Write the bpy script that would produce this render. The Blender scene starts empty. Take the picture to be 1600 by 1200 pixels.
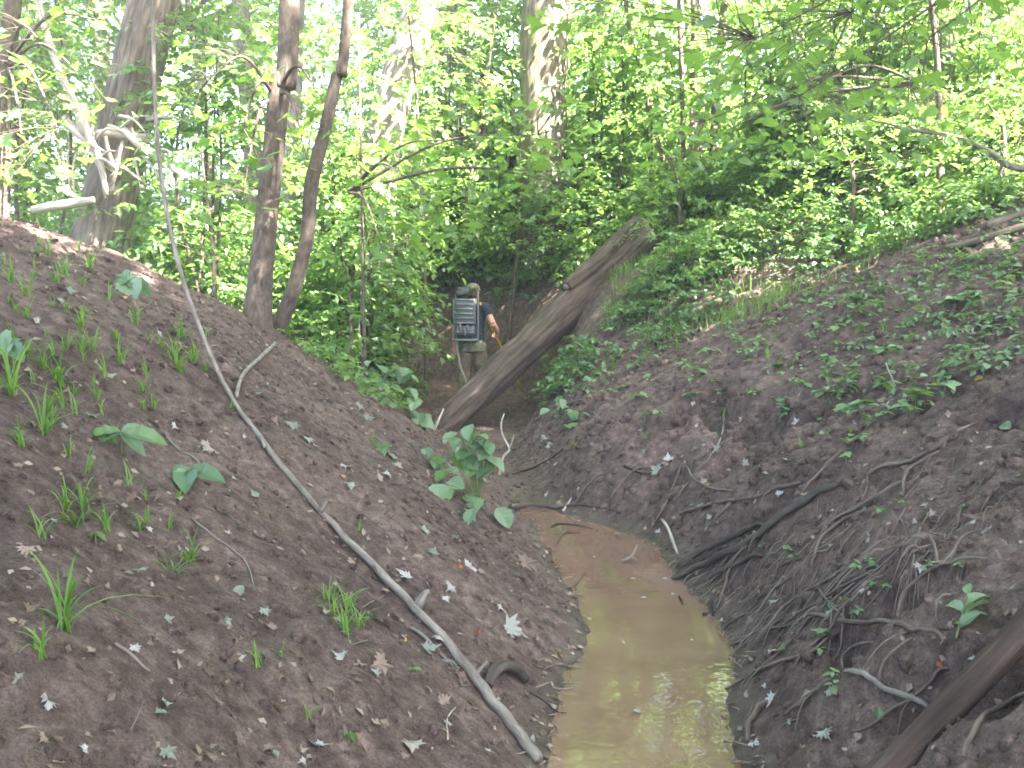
import bpy, bmesh, math, random
import numpy as np
from mathutils import Vector, Matrix

random.seed(7)
RNG = np.random.default_rng(7)
scene = bpy.context.scene
COL = scene.collection

# ------------------------------------------------------------ camera, sky, sun, exposure
CAM_H, PITCH, FPX = 1.70, 4.37, 1570.0
cam_data = bpy.data.cameras.new("camera")
cam_data.sensor_width = 36.0
cam_data.lens = 36.0 * FPX / 1600.0
cam_data.clip_start = 0.05
cam_data.clip_end = 400.0
cam = bpy.data.objects.new("camera", cam_data)
cam.location = (0, 0, CAM_H)
cam.rotation_euler = (math.radians(90 - PITCH), 0, 0)
COL.objects.link(cam)
scene.camera = cam

SUN_EL, SUN_AZ = 52.0, 132.0            # azimuth clockwise from +Y (the way the camera looks)
world = bpy.data.worlds.new("World")
scene.world = world
world.use_nodes = True
wn = world.node_tree.nodes
wl = world.node_tree.links
sky = wn.new("ShaderNodeTexSky")
sky.sky_type = 'NISHITA'
sky.sun_disc = False
sky.sun_elevation = math.radians(SUN_EL)
sky.sun_rotation = math.radians(SUN_AZ)
sky.air_density = 1.0
sky.dust_density = 2.5
bgn = wn["Background"]
bgn.inputs["Strength"].default_value = 0.075
wl.new(sky.outputs[0], bgn.inputs["Color"])

S_TO = Vector((math.cos(math.radians(SUN_EL)) * math.sin(math.radians(SUN_AZ)),
               math.cos(math.radians(SUN_EL)) * math.cos(math.radians(SUN_AZ)),
               math.sin(math.radians(SUN_EL))))
sun_data = bpy.data.lights.new("sun", 'SUN')
sun_data.energy = 5.0
sun_data.angle = math.radians(0.5)
sun_data.color = (1.0, 0.95, 0.86)
sun = bpy.data.objects.new("sun", sun_data)
sun.rotation_euler = (-S_TO).to_track_quat('-Z', 'Y').to_euler()
sun.location = (10, 0, 30)
COL.objects.link(sun)

vs = scene.view_settings
vs.view_transform = 'Standard'
vs.look = 'None'
vs.exposure = 4.6
vs.gamma = 1.0
vs.use_curve_mapping = False
cy = scene.cycles
cy.max_bounces = 9
cy.diffuse_bounces = 5
cy.glossy_bounces = 3
cy.transmission_bounces = 6
cy.transparent_max_bounces = 4
cy.caustics_reflective = False
cy.caustics_refractive = False
cy.sample_clamp_indirect = 6.0
cy.filter_width = 1.7
cy.use_denoising = True

# ------------------------------------------------------------ small numeric helpers
def hash01(xi, yi, seed):
    h = (xi.astype(np.int64) * 374761393 + yi.astype(np.int64) * 668265263 + seed * 1442695041) & 0xffffffff
    h = ((h ^ (h >> 13)) * 1274126177) & 0xffffffff
    h = h ^ (h >> 16)
    return (h & 0xffffff) / float(0xffffff)

def vnoise(x, y, seed=0):
    x = np.asarray(x, float); y = np.asarray(y, float)
    xi = np.floor(x); yi = np.floor(y)
    fx = x - xi; fy = y - yi
    fx = fx * fx * (3 - 2 * fx); fy = fy * fy * (3 - 2 * fy)
    a = hash01(xi, yi, seed); b = hash01(xi + 1, yi, seed)
    c = hash01(xi, yi + 1, seed); d = hash01(xi + 1, yi + 1, seed)
    return (a * (1 - fx) + b * fx) * (1 - fy) + (c * (1 - fx) + d * fx) * fy - 0.5

def fbm(x, y, seed=0, octaves=3):
    s = 0; a = 1.0
    for k in range(octaves):
        s = s + a * vnoise(x * 2 ** k, y * 2 ** k, seed + 17 * k)
        a *= 0.5
    return s

def sstep(t):
    t = np.clip(t, 0, 1)
    return t * t * (3 - 2 * t)

def spline(pts, m):
    """Catmull-Rom through the points, m samples"""
    P = np.array(pts, float)
    if len(P) < 3:
        t = np.linspace(0, 1, m)[:, None]
        return P[0] * (1 - t) + P[-1] * t
    Q = np.vstack([2 * P[0] - P[1], P, 2 * P[-1] - P[-2]])
    n = len(P) - 1
    u = np.linspace(0, n - 1e-6, m)
    i = u.astype(int); t = (u - i)[:, None]
    p0, p1, p2, p3 = Q[i], Q[i + 1], Q[i + 2], Q[i + 3]
    return 0.5 * (2 * p1 + (p2 - p0) * t + (2 * p0 - 5 * p1 + 4 * p2 - p3) * t ** 2 + (3 * p1 - p0 - 3 * p2 + p3) * t ** 3)

# ------------------------------------------------------------ the lie of the land
TOE = np.array([(1.0, -40), (0.9, -6), (0.74, 0), (.78, 2), (.86, 3.7), (.97, 4.3), (1.11, 4.85), (1.17, 5.5), (1.06, 6.35),
                (1.06, 7.1), (.76, 7.7), (.45, 8.1), (.15, 9.3), (.0, 11), (.1, 12.5), (.3, 13.6), (.35, 14.6), (.1, 15.5),
                (-.5, 16.3), (-1.5, 17.0), (-3, 17.8), (-6, 19), (-14, 22), (-60, 40)], float)

def right_dist(x, y):
    best = np.full(x.shape, 1e9); sgn = np.ones(x.shape)
    for a, b in zip(TOE[:-1], TOE[1:]):
        d = b - a; L2 = d @ d
        t = np.clip(((x - a[0]) * d[0] + (y - a[1]) * d[1]) / L2, 0, 1)
        qx = x - (a[0] + t * d[0]); qy = y - (a[1] + t * d[1])
        dist = np.sqrt(qx * qx + qy * qy)
        side = -(d[0] * (y - a[1]) - d[1] * (x - a[0]))
        m = dist < best - 1e-9
        best = np.where(m, dist, best); sgn = np.where(m, np.where(side >= 0, 1.0, -1.0), sgn)
    return best * sgn

XL_Y = [-40, -6, 0, 2, 3.7, 4.2, 4.6, 4.85, 5.2, 5.56, 6.35, 7.2, 7.74, 8.1, 9.1, 11, 12.9, 14, 16, 60]
XL_X = [0, 0, 0, .08, .146, .17, .22, .345, .385, .36, .27, .22, .18, .08, -.04, -.47, -.95, -1.3, -2.0, -10]
F_U = [0, .12, .7, 2.1, 2.5, 3.35, 4.25, 7, 12, 40]
F_Z = [0, .07, .47, 1.44, 1.68, 2.12, 2.44, 3.15, 3.9, 6.0]
CR_X = [-60, -10, -6, -4.08, -3.25, -2.4, -2.2, -1.8, -1.32, -.8, 0, 4]
CR_Y = [6, 6.8, 7.4, 8.0, 8.5, 8.95, 9.4, 10.5, 11.5, 12.5, 14, 16]
GN_U = [0, .12, .35, .7, 1.1, 2, 3, 5, 8, 12, 20, 40, 80]
GN_Z = [0, .09, .33, .62, .80, 1.24, 1.72, 2.66, 4.0, 5.5, 7.6, 10, 13]
GW_U = [0, .25, .6, .9, 1.3, 2, 3.5, 6, 12, 20, 40, 80]
GW_Z = [0, .4, 1.3, 1.72, 1.95, 2.2, 2.7, 3.6, 5.4, 7.4, 9.8, 13]
FL_Y = [-60, 8, 9.3, 11, 12.5, 14.6, 16.3, 20, 30, 80]
FL_Z = [0, 0, .05, .1, .15, .3, .45, .7, 1.3, 3]

def land(x, y):
    """height and bank distance of the ground at x, y (arrays)"""
    x = np.asarray(x, float); y = np.asarray(y, float)
    wob = .05 * vnoise(x * 2.1, y * 2.1, 5) + .025 * vnoise(x * 6, y * 6, 6)
    edge = .035 * fbm(x * 9, y * 9, 7, 2) + .05 * np.maximum(vnoise(x * 3.3, y * 3.3, 9), 0)
    wob = wob + edge * (y < 14)
    ur = right_dist(x, y) + wob
    ul = np.interp(y, XL_Y, XL_X) - x + wob
    base = np.interp(y, FL_Y, FL_Z) + 1.0 * sstep((-1.5 - x) / 3.0) * sstep((y - 11) / 3)
    wallness = sstep((y - 11.8) / 2.2)
    gn = np.interp(ur, GN_U, GN_Z)
    gw = np.interp(ur, GW_U, GW_Z) * (0.25 + .75 * sstep((x + 6.5) / 4))
    zr = base + gn * (1 - wallness) + gw * wallness
    f = np.interp(ul, F_U, F_Z) + np.interp(y, FL_Y, FL_Z)
    s = y - np.interp(x, CR_X, CR_Y)
    t = sstep(s / 1.5)
    zl = f * (1 - t) + base * t
    z = np.where(ur > 0, zr, np.where((ul > 0) | (s > 0), zl, base))
    chan = np.minimum(-ur, -ul)
    z = z - np.where((chan > 0) & (y < 8.4), .16 * sstep(chan / .18), 0)
    # lumps
    near = 1 - .5 * sstep((y - 12) / 6)
    z = z + .07 * fbm(x * .8 + 3, y * .8, 11, 2) * sstep((np.maximum(ur, ul)) / .5)
    rb = sstep(ur / .3)
    lb = sstep(ul / .3) * (1 - rb)
    z = z + near * lb * (.042 * fbm(x * 4, y * 4, 21, 3) + .014 * vnoise(x * 14, y * 14, 23) + .012 * vnoise(x * 27, y * 27, 22) - .035 * sstep((vnoise(x * 2.2 + y, y * 2.6, 24) - .22) / .1))
    # right bank: crumbly clods with slumps that run down the slope
    clod = np.abs(fbm(x * 4.0 + y * 2.2, y * 7.0 - x * 1.2, 31, 3))
    z = z + near * rb * (.05 * fbm(x * 3.2, y * 3.2, 30, 3) - .11 * (clod - .2) + .026 * vnoise(x * 22, y * 22, 32) - .045 * np.abs(vnoise(x * 9 + y * 3, y * 13, 33)) - .05 * sstep((vnoise(x * 3.1 + y * 1.5, y * 4.4, 34) - .2) / .1))
    # hollows under the root mats of the lower right bank
    lowb = sstep((ur - .25) / .3) * (1 - sstep((ur - 1.5) / .7)) * (1 - sstep((y - 8.5) / 1.5)) * sstep((y - 2.5) / 1)
    hol = fbm(x * 1.7 + 9 + y * .7, y * 2.6, 41, 2)
    z = z - lowb * .26 * sstep((hol - .05) / .22)
    return z, ur, ul

def H(x, y):
    z, _, _ = land(np.array([float(x)]), np.array([float(y)]))
    return float(z[0])

_t = math.radians(PITCH)
FWD = np.array([0, math.cos(_t), -math.sin(_t)])
UPV = np.array([0, math.sin(_t), math.cos(_t)])
def ray(px, py):
    return FWD + np.array([1.0, 0, 0]) * (px - 800) / FPX + UPV * (600 - py) / FPX

def at(px, py, Y):
    d = ray(px, py)
    return np.array([0, 0, CAM_H]) + d * (Y / d[1])

_ts = np.concatenate([np.arange(1.2, 14, .025), np.arange(14, 60, .1)])
def ground(px, py, lift=0.0):
    """where the line of sight of a place in the photograph meets the ground"""
    d = ray(px, py)
    P = np.array([0, 0, CAM_H])[None, :] + d[None, :] * _ts[:, None]
    z, _, _ = land(P[:, 0], P[:, 1])
    k = np.argmax(z >= P[:, 2])
    if z[k] < P[k, 2]:
        k = len(_ts) - 1
    p = P[k].copy(); p[2] = z[k] + lift
    return p

def gnormal(x, y, e=.06):
    X = np.array([x + e, x - e, x, x]); Y = np.array([y, y, y + e, y - e])
    z, _, _ = land(X, Y)
    n = np.array([-(z[0] - z[1]) / (2 * e), -(z[2] - z[3]) / (2 * e), 1.0])
    return n / np.linalg.norm(n)

# ------------------------------------------------------------ mesh helpers
class MB:
    """collects shapes and links them as one mesh object"""
    def __init__(self):
        self.V = []; self.F4 = []; self.F3 = []; self.B = []; self.n = 0
    def add(self, V, F4=None, F3=None, B=None):
        V = np.asarray(V, float)
        self.V.append(V)
        if F4 is not None and len(F4): self.F4.append(np.asarray(F4, int) + self.n)
        if F3 is not None and len(F3): self.F3.append(np.asarray(F3, int) + self.n)
        self.B.append(np.asarray(B, float) if B is not None else V.copy())
        self.n += len(V)
        return self
    def tube(self, pts, rad, sides=7, m=None, lump=0.0, seed=0, ridge=0, cap=True, flat=1.0):
        P = np.array(pts, float)
        if m: 
            r_in = np.asarray(rad, float) if np.ndim(rad) else np.full(len(P), rad)
            r = np.interp(np.linspace(0, 1, m), np.linspace(0, 1, len(r_in)), r_in)
            P = spline(P, m)
        else:
            r = np.asarray(rad, float) if np.ndim(rad) else np.full(len(P), float(rad))
            if len(r) != len(P):
                r = np.interp(np.linspace(0, 1, len(P)), np.linspace(0, 1, len(r)), r)
        n = len(P)
        T = np.gradient(P, axis=0); T /= (np.linalg.norm(T, axis=1)[:, None] + 1e-9)
        N = np.zeros_like(P)
        ref = np.array([0, 0, 1.0]) if abs(T[0][2]) < .9 else np.array([0, -1.0, 0])
        v = ref - T[0] * (ref @ T[0]); N[0] = v / np.linalg.norm(v)
        for i in range(1, n):
            v = N[i - 1] - T[i] * (N[i - 1] @ T[i]); N[i] = v / (np.linalg.norm(v) + 1e-9)
        Bn = np.cross(T, N)
        L = np.concatenate([[0], np.cumsum(np.linalg.norm(np.diff(P, axis=0), axis=1))])
        th = np.arange(sides) / sides * 2 * np.pi
        R = r[:, None] * np.ones((1, sides))
        if lump:
            cx, sx = np.cos(th)[None, :], np.sin(th)[None, :]
            R = R * (1 + lump * (fbm(cx * 1.7 + 5 + L[:, None] * 1.3 + seed, sx * 1.7 + L[:, None] * .9, seed, 3)))
        if ridge:
            k = np.arange(sides)[None, :]
            R = R * (1 + .05 * ridge * (vnoise(np.mod(k * .5, sides / 2) + 0 * L[:, None], L[:, None] * 2.2 + k * .13, seed + 3) * 2))
        V = P[:, None, :] + R[:, :, None] * (np.cos(th)[None, :, None] * N[:, None, :] * flat + np.sin(th)[None, :, None] * Bn[:, None, :])
        Bc = np.stack([np.cos(th)[None, :] * r[:, None], np.sin(th)[None, :] * r[:, None], np.repeat(L[:, None], sides, 1)], -1)
        i = np.arange(n - 1)[:, None] * sides; j = np.arange(sides)[None, :]; j2 = (j + 1) % sides
        F4 = np.stack([i + j, i + j2, i + sides + j2, i + sides + j], -1).reshape(-1, 4)
        V = V.reshape(-1, 3); Bc = Bc.reshape(-1, 3)
        F3 = None
        if cap:
            c0, c1 = len(V), len(V) + 1
            V = np.vstack([V, P[:1], P[-1:]]); Bc = np.vstack([Bc, [[0, 0, 0]], [[0, 0, L[-1]]]])
            jj = np.arange(sides); j2 = (jj + 1) % sides
            F3 = np.vstack([np.stack([np.full(sides, c0), j2, jj], -1),
                            np.stack([np.full(sides, c1), (n - 1) * sides + jj, (n - 1) * sides + j2], -1)])
        return self.add(V, F4, F3, Bc)
    def box(self, c, s, rot=None, bev=0.0):
        """bevelled box: centre, full size"""
        hx, hy, hz = s[0] / 2, s[1] / 2, s[2] / 2
        b = min(bev, hx * .9, hy * .9, hz * .9)
        bm = bmesh.new()
        bmesh.ops.create_cube(bm, size=1)
        for v in bm.verts: v.co = Vector((v.co.x * s[0], v.co.y * s[1], v.co.z * s[2]))
        if b > 0:
            bmesh.ops.bevel(bm, geom=list(bm.edges), offset=b, segments=2, profile=.6, affect='EDGES')
        bmesh.ops.triangulate(bm, faces=bm.faces[:])
        V = np.array([v.co[:] for v in bm.verts]); bm.verts.index_update()
        F = np.array([[v.index for v in f.verts] for f in bm.faces])
        bm.free()
        if rot is not None: V = V @ np.array(rot).T
        return self.add(V + np.array(c), None, F)
    def ball(self, c, r, nu=12, nv=8):
        th = np.linspace(0, np.pi, nv + 1)[1:-1]; ph = np.arange(nu) / nu * 2 * np.pi
        r = np.array(r) if np.ndim(r) else np.array([r, r, r])
        V = np.stack([np.sin(th)[:, None] * np.cos(ph), np.sin(th)[:, None] * np.sin(ph), np.repeat(np.cos(th)[:, None], nu, 1)], -1).reshape(-1, 3)
        V = np.vstack([V, [[0, 0, 1]], [[0, 0, -1]]]) * r + np.array(c)
        n = nv - 1
        i = np.arange(n - 1)[:, None] * nu; j = np.arange(nu)[None, :]; j2 = (j + 1) % nu
        F4 = np.stack([i + j, i + nu + j, i + nu + j2, i + j2], -1).reshape(-1, 4)
        jj = np.arange(nu); j2 = (jj + 1) % nu
        F3 = np.vstack([np.stack([np.full(nu, n * nu), jj, j2], -1), np.stack([np.full(nu, n * nu + 1), (n - 1) * nu + j2, (n - 1) * nu + jj], -1)])
        return self.add(V, F4, F3)
    def mesh(self, name, mat=None, origin=(0, 0, 0), smooth=True):
        V = np.vstack(self.V) - np.array(origin)[None, :]
        B = np.vstack(self.B)
        F4 = np.vstack(self.F4) if self.F4 else np.zeros((0, 4), int)
        F3 = np.vstack(self.F3) if self.F3 else np.zeros((0, 3), int)
        me = bpy.data.meshes.new(name)
        me.vertices.add(len(V)); me.vertices.foreach_set("co", V.astype(np.float32).ravel())
        idx = np.concatenate([F4.ravel(), F3.ravel()]).astype(np.int32)
        me.loops.add(len(idx)); me.loops.foreach_set("vertex_index", idx)
        me.polygons.add(len(F4) + len(F3))
        st = np.concatenate([np.arange(len(F4)) * 4, len(F4) * 4 + np.arange(len(F3)) * 3]).astype(np.int32)
        me.polygons.foreach_set("loop_start", st)
        me.polygons.foreach_set("use_smooth", np.full(len(st), smooth, dtype=bool))
        at_ = me.attributes.new("bco", 'FLOAT_VECTOR', 'POINT')
        at_.data.foreach_set("vector", B.astype(np.float32).ravel())
        me.update(calc_edges=True)
        if mat: me.materials.append(mat)
        return me
    def build(self, name, mat=None, parent=None, origin=None, smooth=True):
        """origin: world place of the object's own origin; under a parent the parent's place is the origin"""
        if origin is None:
            origin = tuple(parent.location) if parent is not None and parent.parent is None else (0, 0, 0)
            if parent is not None and parent.parent is not None: origin = tuple(parent.parent.location)
        me = self.mesh(name, mat, origin, smooth)
        o = bpy.data.objects.new(name, me); COL.objects.link(o)
        if parent is not None: o.parent = parent
        else: o.location = origin
        return o

def tag(o, label=None, cat=None, group=None, kind=None):
    if label: o['label'] = label
    if cat: o['category'] = cat
    if group: o['group'] = group
    if kind: o['kind'] = kind
    return o

def empty(name, loc, rz=0.0):
    o = bpy.data.objects.new(name, None); o.empty_display_size = .1
    o.location = tuple(loc); o.rotation_euler = (0, 0, rz); COL.objects.link(o)
    return o

def copy_tree(o, parent=None):
    c = o.copy(); COL.objects.link(c)
    if parent is not None: c.parent = parent
    for ch in KIDS.get(o.name, []):
        d = copy_tree(ch, c)
        KIDS.setdefault(c.name, []).append(d)
    return c
KIDS = {}
def kid(parent, o):
    KIDS.setdefault(parent.name, []).append(o); return o

# ------------------------------------------------------------ materials
def mat_new(name):
    m = bpy.data.materials.new(name); m.use_nodes = True
    nt = m.node_tree
    return m, nt, nt.nodes["Principled BSDF"]
def N(nt, kind, **kw):
    n = nt.nodes.new(kind)
    for k, v in kw.items():
        if k.startswith('i_'):
            key = k[2:]
            n.inputs[int(key) if key.isdigit() else key].default_value = v
        else: setattr(n, k, v)
    return n
def ramp(nt, stops, fac=None):
    r = nt.nodes.new("ShaderNodeValToRGB")
    el = r.color_ramp.elements
    while len(el) < len(stops): el.new(0.5)
    for e, (p, c) in zip(el, stops):
        e.position = p; e.color = (*c, 1)
    if fac is not None: nt.links.new(fac, r.inputs[0])
    return r
def noise(nt, vec, scale, detail=4, rough=.55):
    n = N(nt, "ShaderNodeTexNoise"); n.inputs["Scale"].default_value = scale
    n.inputs["Detail"].default_value = detail; n.inputs["Roughness"].default_value = rough
    if vec is not None: nt.links.new(vec, n.inputs["Vector"])
    return n

def soil_material():
    m, nt, b = mat_new("soil")
    g = N(nt, "ShaderNodeNewGeometry"); pos = g.outputs["Position"]
    n1 = noise(nt, pos, 1.3, 5, .6); n2 = noise(nt, pos, 14, 6, .65); n3 = noise(nt, pos, 95, 4, .7)
    c1 = ramp(nt, [(.25, (.060, .041, .036)), (.5, (.150, .107, .095)), (.75, (.275, .208, .188))], n2.outputs["Fac"])
    c2 = ramp(nt, [(.32, (.62, .59, .58)), (.66, (1.22, 1.17, 1.13))], n1.outputs["Fac"])
    c3 = ramp(nt, [(.28, (.60, .58, .56)), (.5, (1, 1, 1)), (.72, (1.35, 1.32, 1.3))], n3.outputs["Fac"])
    mx = N(nt, "ShaderNodeMix", data_type='RGBA', blend_type='MULTIPLY'); mx.inputs[0].default_value = 1
    nt.links.new(c1.outputs[0], mx.inputs[6]); nt.links.new(c2.outputs[0], mx.inputs[7])
    mx2 = N(nt, "ShaderNodeMix", data_type='RGBA', blend_type='MULTIPLY'); mx2.inputs[0].default_value = 1
    nt.links.new(mx.outputs[2], mx2.inputs[6]); nt.links.new(c3.outputs[0], mx2.inputs[7])
    # wet silt rim just above the water, moss and litter on the forest floor away from the banks
    sep = N(nt, "ShaderNodeSeparateXYZ"); nt.links.new(pos, sep.inputs[0])
    wet = N(nt, "ShaderNodeMapRange"); wet.inputs[1].default_value = .02; wet.inputs[2].default_value = .08
    wet.inputs[3].default_value = 1; wet.inputs[4].default_value = 0
    nt.links.new(sep.outputs[2], wet.inputs[0])
    mw = N(nt, "ShaderNodeMix", data_type='RGBA'); nt.links.new(wet.outputs[0], mw.inputs[0])
    nt.links.new(mx2.outputs[2], mw.inputs[6])
    wc = ramp(nt, [(.35, (.075, .055, .045)), (.65, (.17, .13, .105))], noise(nt, pos, 9, 4).outputs["Fac"])
    nt.links.new(wc.outputs[0], mw.inputs[7])
    at_ = N(nt, "ShaderNodeAttribute"); at_.attribute_name = "moss"
    ms = N(nt, "ShaderNodeMath", operation='MULTIPLY'); nt.links.new(at_.outputs["Fac"], ms.inputs[0])
    mr = N(nt, "ShaderNodeMapRange"); mr.inputs[1].default_value = .38; mr.inputs[2].default_value = .58
    nt.links.new(noise(nt, pos, 2.2, 5, .7).outputs["Fac"], mr.inputs[0]); nt.links.new(mr.outputs[0], ms.inputs[1])
    mm = N(nt, "ShaderNodeMix", data_type='RGBA'); nt.links.new(ms.outputs[0], mm.inputs[0])
    nt.links.new(mw.outputs[2], mm.inputs[6])
    gc = ramp(nt, [(.3, (.05, .075, .02)), (.6, (.09, .12, .035)), (.8, (.16, .13, .09))], n2.outputs["Fac"])
    nt.links.new(gc.outputs[0], mm.inputs[7])
    nt.links.new(mm.outputs[2], b.inputs["Base Color"])
    rr = N(nt, "ShaderNodeMapRange"); rr.inputs[3].default_value = .95; rr.inputs[4].default_value = .35
    nt.links.new(wet.outputs[0], rr.inputs[0]); nt.links.new(rr.outputs[0], b.inputs["Roughness"])
    b.inputs["Specular IOR Level"].default_value = .25
    bp = N(nt, "ShaderNodeBump"); bp.inputs["Strength"].default_value = 1.0; bp.inputs["Distance"].default_value = .035
    bp2 = N(nt, "ShaderNodeBump"); bp2.inputs["Strength"].default_value = 1.0; bp2.inputs["Distance"].default_value = .012
    nt.links.new(noise(nt, pos, 26, 6, .7).outputs["Fac"], bp.inputs["Height"])
    nt.links.new(noise(nt, pos, 140, 3, .7).outputs["Fac"], bp2.inputs["Height"])
    nt.links.new(bp.outputs[0], bp2.inputs["Normal"]); nt.links.new(bp2.outputs[0], b.inputs["Normal"])
    return m

def water_material():
    m, nt, b = mat_new("muddy_water")
    g = N(nt, "ShaderNodeNewGeometry"); pos = g.outputs["Position"]
    c = ramp(nt, [(.3, (.135, .078, .055)), (.7, (.185, .113, .083))], noise(nt, pos, 2.3, 3).outputs["Fac"])
    nt.links.new(c.outputs[0], b.inputs["Base Color"])
    b.inputs["Roughness"].default_value = .012
    b.inputs["IOR"].default_value = 1.333
    b.inputs["Specular IOR Level"].default_value = .9
    bp = N(nt, "ShaderNodeBump"); bp.inputs["Strength"].default_value = .05; bp.inputs["Distance"].default_value = .02
    nt.links.new(noise(nt, pos, 14, 2).outputs["Fac"], bp.inputs["Height"]); nt.links.new(bp.outputs[0], b.inputs["Normal"])
    return m

def bark_material(name, dark, mid, pale, stretch=.16, scale=22, bump=.9, moss=0.0):
    m, nt, b = mat_new(name)
    a = N(nt, "ShaderNodeAttribute"); a.attribute_name = "bco"
    mp = N(nt, "ShaderNodeMapping"); mp.inputs["Scale"].default_value = (1, 1, stretch)
    nt.links.new(a.outputs["Vector"], mp.inputs[0])
    n1 = noise(nt, mp.outputs[0], scale, 6, .65)
    n2 = noise(nt, a.outputs["Vector"], 3.0, 4, .6)
    c1 = ramp(nt, [(.30, dark), (.5, mid), (.72, pale)], n1.outputs["Fac"])
    c2 = ramp(nt, [(.3, (.75, .75, .74)), (.7, (1.2, 1.18, 1.15))], n2.outputs["Fac"])
    mx = N(nt, "ShaderNodeMix", data_type='RGBA', blend_type='MULTIPLY'); mx.inputs[0].default_value = 1
    nt.links.new(c1.outputs[0], mx.inputs[6]); nt.links.new(c2.outputs[0], mx.inputs[7])
    out = mx.outputs[2]
    if moss:
        mr = N(nt, "ShaderNodeMapRange"); mr.inputs[1].default_value = .50; mr.inputs[2].default_value = .66; mr.inputs[4].default_value = moss
        nt.links.new(noise(nt, a.outputs["Vector"], 4.5, 5, .7).outputs["Fac"], mr.inputs[0])
        mm = N(nt, "ShaderNodeMix", data_type='RGBA'); nt.links.new(mr.outputs[0], mm.inputs[0])
        nt.links.new(out, mm.inputs[6]); mm.inputs[7].default_value = (.07, .10, .03, 1)
        out = mm.outputs[2]
    nt.links.new(out, b.inputs["Base Color"])
    b.inputs["Roughness"].default_value = .9
    b.inputs["Specular IOR Level"].default_value = .2
    bp = N(nt, "ShaderNodeBump"); bp.inputs["Strength"].default_value = bump; bp.inputs["Distance"].default_value = .02
    nt.links.new(n1.outputs["Fac"], bp.inputs["Height"]); nt.links.new(bp.outputs[0], b.inputs["Normal"])
    return m

def leaf_material(name, cols, trans, tfac=.42, rough=.42, spec=.45, vary=True):
    m, nt, b = mat_new(name)
    g = N(nt, "ShaderNodeNewGeometry")
    oi = N(nt, "ShaderNodeObjectInfo")
    ad = N(nt, "ShaderNodeMath", operation='MULTIPLY_ADD'); ad.inputs[1].default_value = .30; ad.inputs[2].default_value = -.15
    nt.links.new(oi.outputs["Random"], ad.inputs[0])
    sm = N(nt, "ShaderNodeMath", operation='ADD')
    nt.links.new(g.outputs["Random Per Island"], sm.inputs[0])
    if vary: nt.links.new(ad.outputs[0], sm.inputs[1])
    else:                                   # single leaves: the tone comes from the object
        nt.links.new(oi.outputs["Random"], sm.inputs[0]); sm.inputs[1].default_value = 0
    k = len(cols)
    c = ramp(nt, [(i / (k - 1), cols[i]) for i in range(k)], sm.outputs[0])
    t = ramp(nt, [(0, tuple(x * .75 for x in trans)), (1, tuple(min(1, x * 1.2) for x in trans))], sm.outputs[0])
    nt.links.new(c.outputs[0], b.inputs["Base Color"])
    b.inputs["Roughness"].default_value = rough
    b.inputs["Specular IOR Level"].default_value = spec
    tr = N(nt, "ShaderNodeBsdfTranslucent"); nt.links.new(t.outputs[0], tr.inputs[0])
    mx = N(nt, "ShaderNodeMixShader"); mx.inputs[0].default_value = tfac
    nt.links.new(b.outputs[0], mx.inputs[1]); nt.links.new(tr.outputs[0], mx.inputs[2])
    nt.links.new(mx.outputs[0], nt.nodes["Material Output"].inputs[0])
    return m

def plain(name, col, rough=.7, spec=.3, var=.15, scale=30, bump=.2, metal=0.0):
    m, nt, b = mat_new(name)
    tc = N(nt, "ShaderNodeTexCoord")
    n = noise(nt, tc.outputs["Object"], scale, 4, .6)
    c = ramp(nt, [(.3, tuple(x * (1 - var) for x in col)), (.7, tuple(min(1, x * (1 + var)) for x in col))], n.outputs["Fac"])
    nt.links.new(c.outputs[0], b.inputs["Base Color"])
    b.inputs["Roughness"].default_value = rough; b.inputs["Specular IOR Level"].default_value = spec
    b.inputs["Metallic"].default_value = metal
    bp = N(nt, "ShaderNodeBump"); bp.inputs["Strength"].default_value = bump; bp.inputs["Distance"].default_value = .01
    nt.links.new(n.outputs["Fac"], bp.inputs["Height"]); nt.links.new(bp.outputs[0], b.inputs["Normal"])
    return m

M = {}
M['soil'] = soil_material()
M['water'] = water_material()
M['bark'] = bark_material("rough_bark", (.045, .036, .030), (.150, .118, .100), (.270, .225, .195))
M['bark_young'] = bark_material("young_bark", (.055, .043, .035), (.105, .082, .067), (.160, .130, .108), .5, 30, .4)
M['bark_pale'] = bark_material("pale_bark", (.085, .070, .060), (.19, .165, .145), (.32, .285, .255), .15, 18, .8)
M['bark_moss'] = bark_material("mossy_bark", (.045, .040, .028), (.13, .11, .085), (.24, .21, .17), .16, 20, .9, .45)
M['log'] = bark_material("rotten_log_wood", (.022, .016, .013), (.080, .060, .050), (.150, .118, .100), .08, 26, 1.0)
M['log_smooth'] = bark_material("barkless_wood", (.026, .018, .015), (.055, .038, .032), (.095, .070, .060), .07, 26, .8)
M['deadwood'] = bark_material("bleached_wood", (.26, .215, .185), (.42, .36, .32), (.58, .52, .48), .12, 24, .6)
M['twig'] = bark_material("grey_twig", (.10, .085, .072), (.20, .172, .150), (.32, .285, .255), .2, 40, .5)
M['root'] = bark_material("root_skin", (.065, .050, .041), (.130, .102, .085), (.230, .190, .165), .12, 40, .7)
M['fibre'] = plain("fine_root", (.165, .132, .112), .9, .1, .25, 9, 0)
M['root_dark'] = bark_material("wet_root_skin", (.030, .024, .021), (.065, .054, .046), (.12, .10, .088), .12, 30, .7)
M['stem'] = plain("green_stem", (.10, .12, .045), .7)
M['leaf'] = leaf_material("green_leaf", [(.050, .105, .035), (.085, .160, .052), (.115, .200, .062), (.160, .250, .085)], (.29, .46, .085), .42, .34, .8)
M['leaf_canopy'] = leaf_material("canopy_leaf", [(.050, .105, .035), (.080, .155, .050), (.130, .215, .070)], (.30, .46, .085), .45, .34, .8)
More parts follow.
